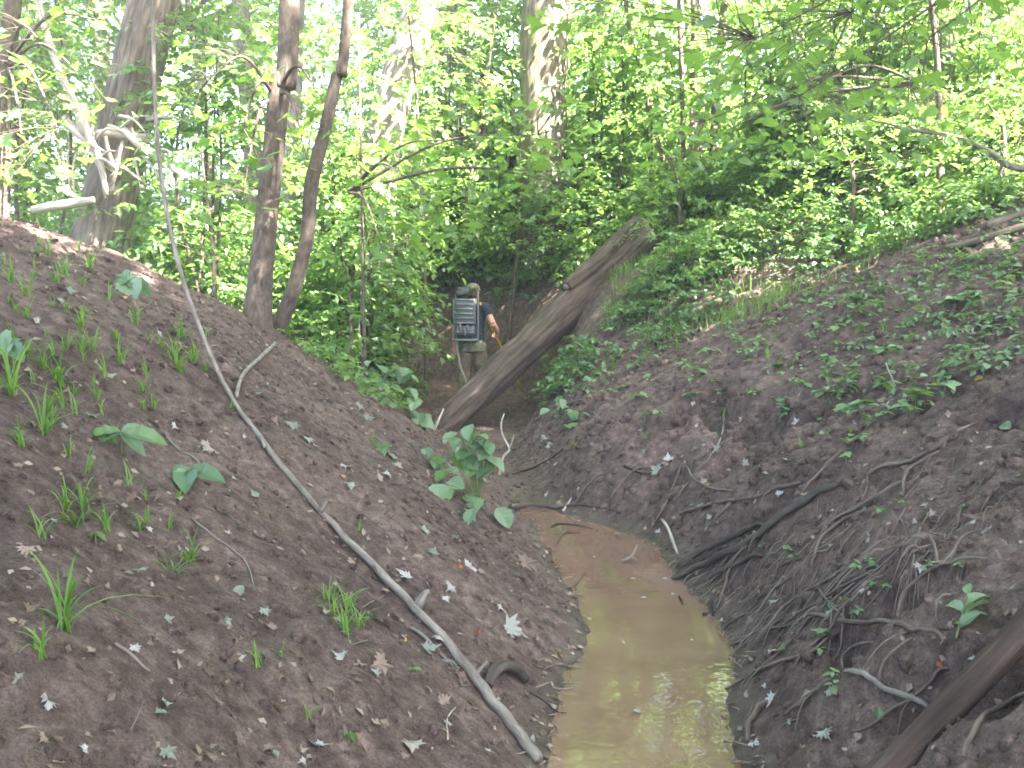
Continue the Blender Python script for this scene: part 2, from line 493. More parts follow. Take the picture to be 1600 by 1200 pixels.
M['leaf_broad'] = leaf_material("broad_leaf", [(.065, .135, .055), (.105, .185, .085), (.150, .230, .120)], (.24, .40, .09), .3, .36, .5)
M['leaf_pale'] = leaf_material("fallen_pale_leaf", [(.16, .18, .14), (.27, .27, .24), (.38, .35, .34), (.25, .19, .15)], (.25, .27, .2), .15, .55, .3, False)
M['leaf_brown'] = leaf_material("fallen_brown_leaf", [(.10, .065, .048), (.19, .135, .105), (.27, .20, .16), (.15, .11, .09)], (.2, .13, .08), .12, .7, .2, False)
M['litter'] = leaf_material("leaf_scraps", [(.10, .065, .048), (.19, .135, .105), (.30, .24, .19), (.13, .095, .075)], (.2, .13, .08), .12, .7, .2)
M['leaf_each'] = leaf_material("green_leaf_single", [(.060, .125, .040), (.090, .165, .055), (.130, .215, .070)], (.28, .46, .07), .45, .36, .7, False)
M['leaf_broad_each'] = leaf_material("broad_leaf_single", [(.070, .140, .065), (.120, .190, .105), (.17, .24, .15), (.09, .18, .04)], (.24, .38, .08), .3, .36, .5, False)
M['leaf_warm'] = leaf_material("fallen_coloured_leaf", [(.42, .30, .05), (.38, .18, .05), (.26, .06, .035), (.45, .36, .12)], (.3, .2, .05), .15, .6, .2, False)
M['grass'] = leaf_material("grass_blade", [(.055, .13, .025), (.085, .18, .035), (.14, .24, .05), (.20, .27, .08)], (.26, .46, .06), .4, .5, .35)
# ------------------------------------------------------------ ground and water
def axis(spans):
    out = [spans[0][0]]
    for a, b, s0, s1 in spans:
        x = a
        while x < b - 1e-6:
            t = (x - a) / (b - a)
            x = min(b, x + s0 + (s1 - s0) * t)
            out.append(x)
    return np.array(out)
gx = axis([(-70, -12, 4, .5), (-12, -4.6, .3, .05), (-4.6, 5.4, .030, .030), (5.4, 12, .05, .3), (12, 70, .5, 4)])
gy = axis([(-25, -1, 3, .4), (-1, 1.2, .2, .05), (1.2, 8.5, .028, .032), (8.5, 17.5, .035, .09), (17.5, 30, .1, .6), (30, 110, .7, 6)])
GX, GY = np.meshgrid(gx, gy)
GZ, GUR, GUL = land(GX.ravel(), GY.ravel())
nx, ny = len(gx), len(gy)
gm = MB()
ii = np.arange(ny - 1)[:, None] * nx + np.arange(nx - 1)[None, :]
gm.add(np.stack([GX.ravel(), GY.ravel(), GZ], -1), np.stack([ii, ii + 1, ii + nx + 1, ii + nx], -1).reshape(-1, 4))
ground_o = gm.build("ground", M['soil'])
tag(ground_o, "bare brown soil banks of a steep wooded gully", None, None, 'structure')
ma = ground_o.data.attributes.new("moss", 'FLOAT', 'POINT')
crest_s = GY.ravel() - np.interp(GX.ravel(), CR_X, CR_Y)
moss = np.where(GUR > 0, sstep((GUR - 2.2) / 1.6) * sstep((GY.ravel() - 11) / 4) , sstep((crest_s - .7) / 1.0) * sstep((-1.6 - GX.ravel()) / .8))
ma.data.foreach_set("value", moss.astype(np.float32))

wm = MB()
wx = np.linspace(-.6, 2.2, 24); wy = np.linspace(-3, 8.6, 60)
WX, WY = np.meshgrid(wx, wy)
ii = np.arange(59)[:, None] * 24 + np.arange(23)[None, :]
wm.add(np.stack([WX.ravel(), WY.ravel(), np.full(WX.size, -.004)], -1), np.stack([ii, ii + 1, ii + 25, ii + 24], -1).reshape(-1, 4))
water = wm.build("water", M['water'])
tag(water, "still muddy brown water pooled in the gully bottom", None, None, 'structure')

# ------------------------------------------------------------ leaves
KITE = (np.array([(0, 0, 0), (-.30, .42, .05), (0, 1, -.10), (.30, .42, .05)], float), np.array([(0, 2, 1), (0, 3, 2)]))
OVAL = (np.array([(0, 0, 0), (-.24, .25, .05), (-.29, .55, .04), (0, 1, -.12), (.29, .55, .04), (.24, .25, .05), (0, .5, -.03)], float),
        np.array([(0, 6, 1), (1, 6, 2), (2, 6, 3), (3, 6, 4), (4, 6, 5), (5, 6, 0)]))
_t = np.linspace(0, 1, 9)
_w = .33 * np.sin(np.pi * _t ** .85) ** .8 * (1 + .05 * np.array([0, 1, -1, 1, -1, 1, -1, 1, 0]))
_z = lambda x, y: .35 * abs(x) - .22 * (y - .35) ** 2
_bl = [(-w, t, _z(w, t)) for w, t in zip(_w[1:-1], _t[1:-1])]
_br = [(w, t, _z(w, t)) for w, t in zip(_w[1:-1], _t[1:-1])]
_bm = [(0, t, _z(0, t) - .015) for t in _t]
_bv = _bm + _bl + _br
_bf = []
for _i in range(8):
    for off in (9, 16):
        o0, o1 = off + _i - 1, off + _i
        f_ = [(_i, o1, _i + 1)] if _i == 0 else [(_i, o0, _i + 1)] if _i == 7 else [(_i, o0, o1), (_i, o1, _i + 1)]
        _bf += [t_ if off == 16 else t_[::-1] for t_ in f_]
BROAD = (np.array(_bv, float), np.array(_bf))
_mo = [(0, 0), (-.10, .06), (-.34, .02), (-.28, .16), (-.55, .42), (-.36, .44), (-.36, .60), (-.17, .52), (-.16, .74), (0, 1.0),
       (.16, .74), (.17, .52), (.36, .60), (.36, .44), (.55, .42), (.28, .16), (.34, .02), (.10, .06)]
_mv = [(x, y, .10 * abs(x) - .10 * (y - .4) ** 2) for x, y in _mo] + [(0, .38, -.02)]
MAPLE = (np.array(_mv, float), np.array([(len(_mo), i, (i + 1) % len(_mo)) for i in range(len(_mo))][::-1]))
_so = [(0, 0), (-.07, .10), (-.42, -.04), (-.33, .14), (-.62, .36), (-.38, .36), (-.42, .58), (-.18, .42), (-.20, .66), (-.09, .68), (0, 1.05),
       (.09, .68), (.20, .66), (.18, .42), (.42, .58), (.38, .36), (.62, .36), (.33, .14), (.42, -.04), (.07, .10)]
_sv = [(x, y, .30 * x * x - .12 * (y - .4) ** 2 + .05 * math.sin(7 * x + 3 * y)) for x, y in _so] + [(0, .33, -.03)]
SILVER = (np.array(_sv, float), np.array([(len(_so), i, (i + 1) % len(_so)) for i in range(len(_so))][::-1]))

def frames(yaw, pitch, roll):
    """rotation matrices whose y axis points along yaw/pitch, leaf blade rolled about it"""
    cy_, sy_ = np.cos(yaw), np.sin(yaw); cp, sp = np.cos(pitch), np.sin(pitch)
    Y = np.stack([cy_ * cp, sy_ * cp, sp], -1)
    X0 = np.stack([sy_, -cy_, np.zeros_like(yaw)], -1)
    Z0 = np.cross(X0, Y)
    cr, sr = np.cos(roll)[:, None], np.sin(roll)[:, None]
    X = X0 * cr + Z0 * sr; Z = Z0 * cr - X0 * sr
    return np.stack([X, Y, Z], -1)            # columns

def leaves_into(mb, tmpl, pos, R, size):
    V, F = tmpl
    W = np.einsum('nij,kj->nki', R, V) * np.asarray(size)[:, None, None] + pos[:, None, :]
    n, k = len(pos), len(V)
    FF = (F[None, :, :] + (np.arange(n) * k)[:, None, None]).reshape(-1, 3)
    mb.add(W.reshape(-1, 3), None, FF)

def sprays(mb, centers, yaw, droop, length, nl, leaf, rng, tmpl=KITE, tilt=.35):
    """flat leafy twigs: leaves set alternately along a short line"""
    n = len(centers)
    k = np.tile(np.arange(nl), n)
    s = np.repeat(np.arange(n), nl)
    t = (k + rng.uniform(0, 1, n * nl)) / nl
    L = np.repeat(length, nl)
    d = np.stack([np.cos(yaw), np.sin(yaw), -droop], -1)[s]
    pos = centers[s] + d * (t * L)[:, None] + rng.normal(0, .02, (n * nl, 3)) * L[:, None]
    pos[:, 2] -= .25 * L * t * t
    side = np.where(k % 2 == 0, 1, -1)
    ly = yaw[s] + side * rng.uniform(.5, 1.3, n * nl)
    R = frames(ly, rng.normal(-.28, tilt, n * nl), rng.normal(0, tilt, n * nl))
    leaves_into(mb, tmpl, pos, R, leaf * rng.uniform(.65, 1.25, n * nl))

def crown_points(n, rx, rz, rng, shell=.45, gate=.0, flat=0):
    """points through a crown's volume, gathered in uneven clumps"""
    out = []
    nc = max(8, int(n / 22))
    c = rng.normal(0, 1, (nc, 3)); c /= np.linalg.norm(c, axis=1)[:, None]
    rad = rng.uniform(0, 1, nc) ** shell
    c = c * rad[:, None] * np.array([rx, rx, rz])
    cs = rng.uniform(.5, 1.5, nc); pick = rng.choice(nc, n, p=cs / cs.sum())
    p = c[pick] + rng.normal(0, 1, (n, 3)) * np.array([rx, rx, rz * .55]) * .17
    return p, c

# ------------------------------------------------------------ trees
def limbs_into(mb, base, targets, r0, rng, sides=5):
    for t in targets:
        mid = base * .5 + t * .5 + np.array([0, 0, -.12 * np.linalg.norm(t - base)]) + rng.normal(0, .12, 3)
        mb.tube([base, mid, t], [r0, r0 * .6, r0 * .18], sides, 7, cap=False)

def crown_proto(name, rx, rz, nspray, nl, leaf, seed, mat, spray_len=.55, nlimb=9):
    rng = np.random.default_rng(seed)
    p, c = crown_points(nspray, rx, rz, rng)
    mb = MB()
    yaw = np.arctan2(p[:, 1], p[:, 0]) + rng.normal(0, .9, nspray)
    sprays(mb, p, yaw, rng.uniform(0, .35, nspray), spray_len * rng.uniform(.6, 1.4, nspray), nl, leaf, rng)
    me = mb.mesh(name, mat, smooth=False)
    lb = MB()
    k = rng.choice(len(c), min(nlimb, len(c)), replace=False)
    limbs_into(lb, np.array([0, 0, -rz * .9]), c[k], .09 * rx / 3, rng)
    return me, lb.mesh(name + "_limbs", M['bark_young'])

CROWNS = [crown_proto("crown", 3.6, 2.3, 1250, 14, .155, 100 + k, M['leaf_canopy']) for k in range(3)]

def add_crown(root, loc, s, k, rz=0.0):
    """crown and limbs as parts of a tree; loc in world"""
    me, lm = CROWNS[k % 3]
    o = bpy.data.objects.new("crown", me); COL.objects.link(o); o.parent = root
    o.location = Vector(loc) - root.location; o.scale = s; o.rotation_euler = (0, 0, rz); o['kind'] = 'stuff'
    l = bpy.data.objects.new("limbs", lm); COL.objects.link(l); l.parent = root
    l.location = o.location; l.scale = s; l.rotation_euler = (0, 0, rz)
    return o

def tree_from(name, pts, rad, mat, label, cat='tree', group=None, sides=14, m=40, lump=.12, ridge=0, crown=None, flare=1.5, top=None, seed=0, deep=0.0):
    """trunk through world points (from above the ground upwards); the base is carried down to the soil"""
    P = [np.array(p, float) for p in pts]
    g = H(P[0][0], P[0][1])
    d = P[1] - P[0]; d /= np.linalg.norm(d)
    base = P[0].copy(); 
    if base[2] > g - .1:
        base = base - d * ((base[2] - g + .15) / max(d[2], .3))
    else: base[2] = g - .15
    if np.linalg.norm(base - P[0]) < .12: P = [base] + P[1:]
    else: P = [base] + P
    if top is not None: P.append(np.array(top, float))
    root = empty(name, base + np.array([0, 0, .1]))
    tag(root, label, cat, group)
    if deep: P[0] = P[0] - np.array([0, 0, deep])
    P = spline(P, m)
    r = np.interp(np.linspace(0, 1, m), np.linspace(0, 1, len(rad)), rad)
    hgt = np.maximum(P[:, 2] - P[0, 2] - deep, 0)
    r = r * (1 + (flare - 1) * np.exp(-hgt / .28))
    mb = MB(); mb.tube(P, r, sides, None, lump, seed, ridge)
    mb.build("trunk", mat, root)
    if crown:
        for (dx, dy, dz, s) in crown:
            add_crown(root, P[-1] + np.array([dx, dy, dz]), (s, s, s), random.randrange(3), random.uniform(0, 6.28))
    return root

def up(p, z):                                   # carry a leaning trunk's last point straight on to height z
    return p

def lean(a, b, z):
    a = np.array(a); b = np.array(b); d = b - a
    return a + d * ((z - a[2]) / d[2])

# the big leaning tree with flood debris caught on it
a, b = at(168, 330, 13.0), at(238, 0, 13.0)
tree_from("leaning_tree", [a, at(190, 220, 13), b], [.37, .33, .31, .24], M['bark'],
          "thick leaning rough-barked tree with flood debris caught at its foot", sides=56, m=150, lump=.10, ridge=1.6,
          top=lean(a, b, 15), crown=[(0, 0, 1.0, 1.0)], flare=1.35, seed=3)
# two slim trees on the crest of the left bank
tree_from("slim_tree", [at(403, 480, 9.0), at(412, 380, 9.0), at(426, 250, 9.0), at(437, 130, 9.0), at(452, 0, 9.0)], [.118, .100, .096, .094, .075], M['bark_young'],
          "slim straight grey-brown tree on the crest of the left bank", sides=18, m=60, lump=.09, top=at(462, -1300, 9.2) , crown=[(0, 0, .9, .8)], flare=1.45, seed=5)
tree_from("slim_tree", [at(428, 528, 9.3), at(443, 492, 9.25), at(462, 440, 9.2), at(480, 365, 9.2), at(486, 290, 9.2), at(508, 200, 9.2), at(530, 100, 9.2), at(545, 0, 9.2)],
          [.074, .068, .064, .062, .066, .057, .053, .05, .045], M['bark_young'],
          "thin bent young tree with a knobbly kink growing beside the slim straight one", sides=14, m=70, lump=.14, top=at(650, -1250, 9.4), crown=[(.3, 0, .6, .5)], flare=1.3, seed=9)
# sunlit trunk left of the worker, big straight trunk in the middle
tree_from("sunlit_tree", [at(588, 460, 16.4), at(592, 320, 16.4), at(604, 200, 16.4), at(628, 100, 16.4), at(655, 0, 16.4)], [.32, .27, .29, .27, .26, .22], M['bark_pale'],
          "pale leaning trunk lit by full sun behind the left bank", sides=40, m=90, lump=.14, ridge=1.3, top=at(790, -800, 16.6), crown=[(1.0, 0, .8, .9)], seed=12)
tree_from("straight_tree", [at(848, 440, 17.2), at(850, 240, 17.2), at(851, 0, 17.2)], [.43, .39, .39, .33], M['bark_moss'],
          "large straight furrowed trunk at the top of the gully end wall", sides=56, m=120, lump=.08, ridge=1.6, top=at(856, -800, 17.2), crown=[(0, 0, 1.3, 1.0)], flare=1.12, seed=15, deep=1.6)
tree_from("pale_tree", [at(455, 420, 20), at(456, 240, 20), at(462, 0, 20)], [.22, .19, .18, .15], M['bark_pale'],
          "pale trunk seen just behind the slim straight tree", m=40, top=at(480, -560, 20), crown=[(0, 0, 1, 1)], seed=18)
tree_from("grey_tree", [at(400, 330, 22), at(392, 200, 22), at(380, 60, 22)], [.23, .2, .2, .16], M['bark'],
          "grey leaning trunk between the big leaning tree and the slim trees", m=40, top=at(332, -500, 22), crown=[(0, 0, 1, 1)], seed=19)
tree_from("thin_tree", [at(1112, 330, 17.0), at(1120, 120, 17.0), at(1132, 0, 17.0)], [.085, .07, .068, .05], M['bark_young'],
          "thin tawny trunk among the leaves at the top right", m=40, top=at(1170, -600, 17), crown=[(0, 0, .8, .7)], seed=21)
tree_from("far_tree", [at(163, 330, 21), at(160, 100, 21)], [.2, .17, .14], M['bark'],
          "distant grey trunk left of the big leaning tree", m=30, top=at(150, -500, 21), crown=[(0, 0, .8, 1)], seed=22)
tree_from("edge_tree", [at(2, 260, 10.5), at(6, 100, 10.5), at(22, -20, 10.5)], [.10, .09, .085, .07], M['bark_young'],
          "brown trunk cut by the left edge of the picture", m=36, top=at(110, -1150, 10.5), crown=[(0, 0, .6, .5)], seed=23)
tree_from("slender_tree", [at(688, 330, 23), at(690, 160, 23)], [.13, .11, .09], M['bark_young'],
          "slender dim trunk between the sunlit trunk and the big straight one", m=30, top=at(696, -450, 23), crown=[(0, 0, .8, .9)], seed=24)
tree_from("short_tree", [at(1086, 330, 18), at(1090, 230, 18), at(1083, 120, 18)], [.15, .11, .10, .06], M['bark_pale'],
          "pale ragged trunk left of the orange stump", m=30, top=at(1040, -600, 18), crown=[(0, 0, .8, .7)], seed=25)

# trees farther back in the wood and unseen ones added round the gully to shade it
def wood_tree(x, y, h, r, cs, label, group, lx=0.0, ly=0.0, crowns=1):
    g = H(x, y)
    pts = [(x, y, g), (x + lx * .4, y + ly * .4, g + h * .5)]
    cr = [(0, 0, .6, cs)]
    for k in range(crowns - 1):
        an = random.uniform(0, 6.28); cr.append((2.4 * cs * math.cos(an), 2.4 * cs * math.sin(an), random.uniform(-1.2, .4), cs * .85))
    return tree_from("wood_tree", pts, [r, r * .85, r * .6], random.choice([M['bark'], M['bark_young'], M['bark_moss']]), label, 'tree', group,
                     sides=10, m=22, top=(x + lx, y + ly, g + h), crown=cr, seed=random.randrange(99))
BACKG = "trees standing deep in the wood"
far_spots = []
rr_ = random.Random(11)
while len(far_spots) < 18:
    x, y = rr_.uniform(-26, 28), rr_.uniform(26, 48)
    if abs(x) > y * .75 + 3: continue
    if any((x - p[0]) ** 2 + (y - p[1]) ** 2 < 11 for p in far_spots): continue
    far_spots.append((x, y))
for (x, y) in far_spots:
    wood_tree(x, y, rr_.uniform(7, 12), rr_.uniform(.10, .24), rr_.uniform(.95, 1.35), "trunk and leafy crown of a tree standing deep in the wood", BACKG, rr_.uniform(-1, 1), rr_.uniform(-.6, .6), 1)
SHADE = "unseen trees added round the gully for shade"  # out-of-view trees added so their crowns block sun from banks, log and person
for (x, y, h, cs, k, lx, ly) in [(5.6, 1.0, 8.5, 1.15, 2, -.8, 0), (7.6, 4.6, 9.5, 1.15, 1, -.8, -.9), (8.4, 9.7, 7.4, .58, 1, -2.0, .0), (7.3, 8.5, 7.4, .66, 1, -2.0, .1), (8.0, 11.6, 6.6, .4, 1, -3.6, -.2), (2.4, -2.0, 10, 1.1, 2, 0, 0), (8.6, -4.0, 10, 1.2, 2, 0, 0),
                         (5.0, -3.4, 9.5, 1.15, 2, 0, 0), (9.5, .2, 10, 1.2, 2, 0, 0), (-3.4, -2.5, 9.0, 1.1, 2, 0, 0), (1.2, -6, 9.0, 1.1, 2, 0, 0), (-6.6, 2.5, 9.0, 1.1, 2, .8, 0)]:
    wood_tree(x, y, h, .2, cs, "unseen leafy tree added beside the gully to cast shade", SHADE, lx, ly, k)

# ------------------------------------------------------------ understory
def shrub_proto(name, h, rx, nspray, nl, leaf, seed, label, cat, group, tall=False, mat='leaf'):
    rng = np.random.default_rng(seed)
    root = empty(name, (0, 0, -50))
    tag(root, label, cat, group)
    st = MB(); fl = MB()
    ns = 3 if tall else 6
    stems = []
    for s in range(ns):
        an = rng.uniform(0, 6.28); R = rx * rng.uniform(.25, .8) * (.35 if tall else 1)
        tip = np.array([R * math.cos(an), R * math.sin(an), h * rng.uniform(.75, 1.0)])
        mid = tip * .5 + np.array([0, 0, h * .06]) + rng.normal(0, .05 * h, 3) * np.array([1, 1, .3])
        b0 = np.array([rng.normal(0, .05), rng.normal(0, .05), -.12])
        rs = .0055 * h + .004
        st.tube([b0, mid, tip], [rs, rs * .7, rs * .25], 5, 9, cap=False)
        stems.append(spline([b0, mid, tip], 40))
    # side twigs with flat sprays in tiers
    c = np.zeros((nspray, 3)); yaw = rng.uniform(0, 6.28, nspray)
    for i in range(nspray):
        S = stems[rng.integers(ns)]; t = rng.uniform(.12 if not tall else .22, 1.0)
        p = S[int(t * 39)]
        env = rx * (math.sin(math.pi * min(1, .18 + .8 * t)) ** .7) * rng.uniform(.1, 1.0)
        c[i] = p + np.array([math.cos(yaw[i]), math.sin(yaw[i]), 0]) * env * .75 + np.array([0, 0, rng.normal(.0, .05 * h)])
        if i % 6 == 0: st.tube([p, (p + c[i]) / 2 + np.array([0, 0, .05]), c[i]], [.006, .004, .002], 4, 5, cap=False)
    c[:, 2] = np.maximum(c[:, 2], .08)
    sprays(fl, c, yaw + rng.normal(0, .5, nspray), rng.uniform(-.05, .3, nspray), rx * .42 * rng.uniform(.6, 1.3, nspray), nl, leaf, rng, KITE if leaf < .11 else OVAL)
    a = st.build("stems", M['bark_young'], None, (0, 0, 0)); a.parent = root
    b = fl.build("foliage", M[mat], None, (0, 0, 0), False); b.parent = root; b['kind'] = 'stuff'
    KIDS[root.name] = [a, b]
    return root

SG1 = "shrubs of the wood behind the left bank"
SG2 = "shrubs above the gully end wall"
SG3 = "shrubs on the upper right slope"
SG4 = "saplings in the wood"
P_ = [shrub_proto("shrub", 1.9, 1.15, 180, 11, .125, 201, "leafy green shrub", "shrub", "shrubs"),
      shrub_proto("shrub", 1.4, 1.2, 180, 11, .105, 202, "leafy green shrub", "shrub", "shrubs"),
      shrub_proto("shrub", 2.4, 1.3, 200, 10, .15, 203, "leafy green shrub", "shrub", "shrubs"),
      shrub_proto("sapling", 5.2, 1.7, 180, 11, .155, 204, "sapling", "sapling", SG4, True),
      shrub_proto("sapling", 6.5, 1.9, 200, 11, .165, 205, "sapling", "sapling", SG4, True),
      shrub_proto("small_shrub", .75, .6, 75, 11, .075, 206, "low shrub", "shrub", SG2),
      shrub_proto("small_shrub", .55, .5, 60, 10, .065, 207, "low shrub", "shrub", SG2)]
MARKS = [(60, "near the left edge"), (215, "by the big leaning tree"), (330, "between the leaning tree and the slim trees"), (450, "behind the two slim trees"), (600, "by the sunlit trunk"), (735, "above the person"), (850, "by the straight trunk"), (1000, "beyond the log's top end"),
         (1130, "by the thin tawny trunk"), (1270, "by the orange stump"), (1420, "by the pale dead wood on the slope"), (1560, "near the right edge")]
def where_is(x, y):
    px = 800 + FPX * x / max(y, 1)
    m = min(MARKS, key=lambda k: abs(k[0] - px))[1]
    return ("close " if y < 14.5 else "" if y < 17 else "midway " if y < 20 else "deeper " if y < 24 else "far ") + m
for o in COL.objects:
    if o.get('group') == BACKG: o['label'] = "tree deep in the wood, " + where_is(o.location.x, o.location.y)
USED = set()
def put(k, x, y, s, label, group, dz=0.0, rz=None, tilt=0.0):
    o = P_[k] if k not in USED else copy_tree(P_[k])
    USED.add(k)
    o.location = (x, y, H(x, y) + dz)
    o.rotation_euler = (tilt, random.uniform(-.08, .08), random.uniform(0, 6.28) if rz is None else rz)
    o.scale = (s, s, s * random.uniform(.85, 1.15))
    o['label'] = ('tall ' if s > 1.02 else 'low ' if s < .78 else '') + label + ' ' + where_is(x, y); o['group'] = group
    PUT.append(o); return o
PUT = []
r2 = random.Random(5)
# left, behind the crest
n = 0
while n < 34:
    y = r2.uniform(11.5, 30); x = r2.uniform(-.62 * y - 1, -2.2 - .06 * y)
    if y - np.interp(x, CR_X, CR_Y) < 2.0: continue
    if right_dist(np.array([x]), np.array([y]))[0] > -.9 and right_dist(np.array([x]), np.array([y]))[0] < .9: continue
    if y < 17 and x > -3.4: continue
    if y < 13.6 and 80 < 800 + 1570 * x / y < 270: continue
    k = r2.choice([0, 1, 2, 0, 1]) if y < 20 else r2.choice([0, 2, 2])
    put(k, x, y, r2.uniform(.7, 1.15), "leafy green shrub", SG1); n += 1
# on and above the end wall
n = 0
while n < 26:
    x = r2.uniform(-3.5, 4.5); y = r2.uniform(15.5, 24)
    u = right_dist(np.array([x]), np.array([y]))[0]
    if u < 1.7: continue
    if abs(x - .5) < .7 and abs(y - 16.6) < .8: continue
    put(r2.choice([0, 1, 2]), x, y, r2.uniform(.7, 1.1), "leafy green shrub", SG2); n += 1
# upper right slope
n = 0
while n < 40:
    y = r2.uniform(12, 32); x = r2.uniform(2.4, .62 * y + 1)
    u = right_dist(np.array([x]), np.array([y]))[0]
    if u < 3.6 + max(0, (14.5 - y) * .75): continue
    put(r2.choice([0, 1, 2, 1]), x, y, r2.uniform(.6, 1.0), "leafy green shrub", SG3); n += 1
# saplings everywhere behind
n = 0
while n < 34:
    y = r2.uniform(13.5, 36); x = r2.uniform(-.58 * y - 1, .6 * y + 1)
    u = right_dist(np.array([x]), np.array([y]))[0]
    if -1.2 < u < 2.2: continue
    if u < 0 and y - np.interp(x, CR_X, CR_Y) < 2.5: continue
    if u > 0 and u < 4 and y < 15: continue
    if math.hypot(x - .5, y - 16.6) < 1.5 or math.hypot(x + 2.2, y - 16) < 1.7 or math.hypot(x + 5, y - 13) < 1.8: continue
    if y < 16.4 and -7 < x < 1.5: continue
    if y < 13.6 and 80 < 800 + 1570 * x / y < 270: continue
    put(r2.choice([3, 4]), x, y, r2.uniform(.75, 1.2), "slender leafy sapling", SG4); n += 1
# low plants hanging over the wall and fringing the banks
def wall_pt(px, py): return ground(px, py)
for (px, py, k, s) in [(560, 425, 5, 1.0), (600, 430, 6, 1.1), (640, 430, 5, 1.1), (690, 425, 5, 1), (730, 415, 5, 1.2), (780, 410, 5, 1.1), (575, 440, 6, 1.3), (620, 445, 6, 1.2), (660, 442, 5, .9), (705, 440, 6, 1.3), (750, 432, 6, 1.2), (800, 430, 5, .9), (545, 450, 5, 1.0), (600, 470, 6, 1.0), (650, 465, 6, .9), (690, 462, 6, .8), (815, 460, 6, .9), (870, 440, 6, 1), (905, 420, 5, .9), (930, 440, 6, .9),
                       (880, 500, 6, .6), (1020, 470, 6, .8), (985, 505, 6, .8), (1060, 440, 5, .9), (1100, 420, 5, 1), (1010, 400, 5, 1), (1150, 390, 5, 1)]:
    p = wall_pt(px, py)
    put(k, p[0], p[1], s, "small leafy plant", "low plants along the gully rim", -.05)

for (px, py, Y, k, s) in [(300, 300, 12.2, 0, .8), (345, 350, 12.6, 1, .9), (515, 430, 13.2, 1, .8), (545, 380, 14.6, 0, .9), (570, 330, 15.2, 2, .8), (640, 330, 18.2, 2, 1.0), (500, 330, 15.0, 2, .9), (265, 330, 13.9, 0, .9), (20, 280, 11.8, 2, .8),
                          (680, 380, 18.0, 0, .9), (730, 380, 17.7, 1, 1.0), (790, 380, 17.6, 0, .85), (900, 370, 17.0, 1, .9), (950, 350, 17.5, 0, 1.0), (620, 400, 18.6, 1, 1.0), (1030, 340, 16.5, 1, .9), (1090, 350, 16, 0, .8), (1180, 330, 15.5, 1, .8), (1240, 330, 14.6, 1, .7), (1330, 300, 14, 1, .8), (1420, 290, 13.2, 1, .7), (1500, 280, 12.8, 1, .75), (1570, 260, 12.4, 1, .8)]:
    p = at(px, py, Y); put(k, p[0], p[1], s, "leafy green shrub", "shrubs fringing the gully")
for (px, Y, k, s) in [(330, 13.4, 3, .85), (520, 14.2, 3, .8), (560, 13.6, 3, .62), (700, 18.6, 3, .9), (780, 19.0, 4, .8), (930, 18.2, 3, .85), (1020, 17.0, 3, .8), (1200, 15.0, 3, .75), (1340, 14.5, 3, .8), (1480, 13.6, 3, .8), (620, 17.8, 3, .75), (30, 13.0, 4, .8)]:
    p = at(px, 300, Y); put(k, p[0], p[1], s, "slender leafy sapling", SG4)
from collections import defaultdict
same_ = defaultdict(list)
for o in PUT: same_[o['label']].append(o)
ORD = ["leftmost one", "second from left", "third from left", "fourth from left", "fifth from left", "sixth from left", "seventh from left"]
for lab, os_ in same_.items():
    if len(os_) > 1:
        os_.sort(key=lambda o: o.location.x / max(o.location.y, 1))
        for i, o in enumerate(os_): o['label'] = lab + ", " + ("rightmost one" if i == len(os_) - 1 else ORD[min(i, 6)])
def leaf_carpet(name, label, xs, ys, ok, nplants, hmax, leaf, seed, mat, nl=9):
    """ground cover nobody could count"""
    rng = np.random.default_rng(seed)
    x = rng.uniform(xs[0], xs[1], nplants * 3); y = rng.uniform(ys[0], ys[1], nplants * 3)
    z, ur, ul = land(x, y)
    m = ok(x, y, ur, ul) & (vnoise(x * .9, y * .9, seed) + rng.uniform(-.5, .5, len(x)) > -.15)
    x, y, z = x[m][:nplants], y[m][:nplants], z[m][:nplants]
    n = len(x)
    mb = MB()
    c = np.stack([x, y, z + rng.uniform(.04, hmax, n)], -1)
    sprays(mb, c, rng.uniform(0, 6.28, n), rng.uniform(-.2, .3, n), .22 * rng.uniform(.5, 1.3, n), nl, leaf, rng)
    o = mb.build(name, mat, smooth=False)
    return tag(o, label, None, None, 'stuff')
leaf_carpet("ground_cover", "dense sunlit leafy ground cover behind the left bank", (-11, -1.3), (9.6, 24),
            lambda x, y, ur, ul: (ur < -.5) & (y - np.interp(x, CR_X, CR_Y) > .8) & (x < -1.3 - .06 * y + .9), 2600, .42, .085, 301, M['leaf'])
leaf_carpet("ground_cover", "dense leafy ground cover on the upper right slope", (1.0, 15), (9.5, 26),
            lambda x, y, ur, ul: (ur > 2.1 + np.maximum(0, 14 - y) * .72), 6500, .36, .08, 302, M['leaf'])
leaf_carpet("ground_cover", "leafy creepers above the gully end wall", (-6, 2.5), (15, 24),
            lambda x, y, ur, ul: (ur > .7), 2200, .35, .08, 303, M['leaf'])

# the far wood that reads as one mass
rng = np.random.default_rng(77)
nf = 7500
ang = rng.uniform(-1.15, 1.15, nf); dist = rng.uniform(40, 64, nf)
fx_, fy_ = dist * np.sin(ang), dist * np.cos(ang)
fz_ = land(fx_, fy_)[0] + rng.uniform(0, 1, nf) ** .8 * 20
fm = MB()
sprays(fm, np.stack([fx_, fy_, fz_], -1), rng.uniform(0, 6.28, nf), rng.uniform(0, .4, nf), rng.uniform(1.2, 2.4, nf), 12, .42, rng)
tag(fm.build("far_woods", M['leaf_canopy'], smooth=False), "dense green mass of the far wood closing the view", None, None, 'stuff')
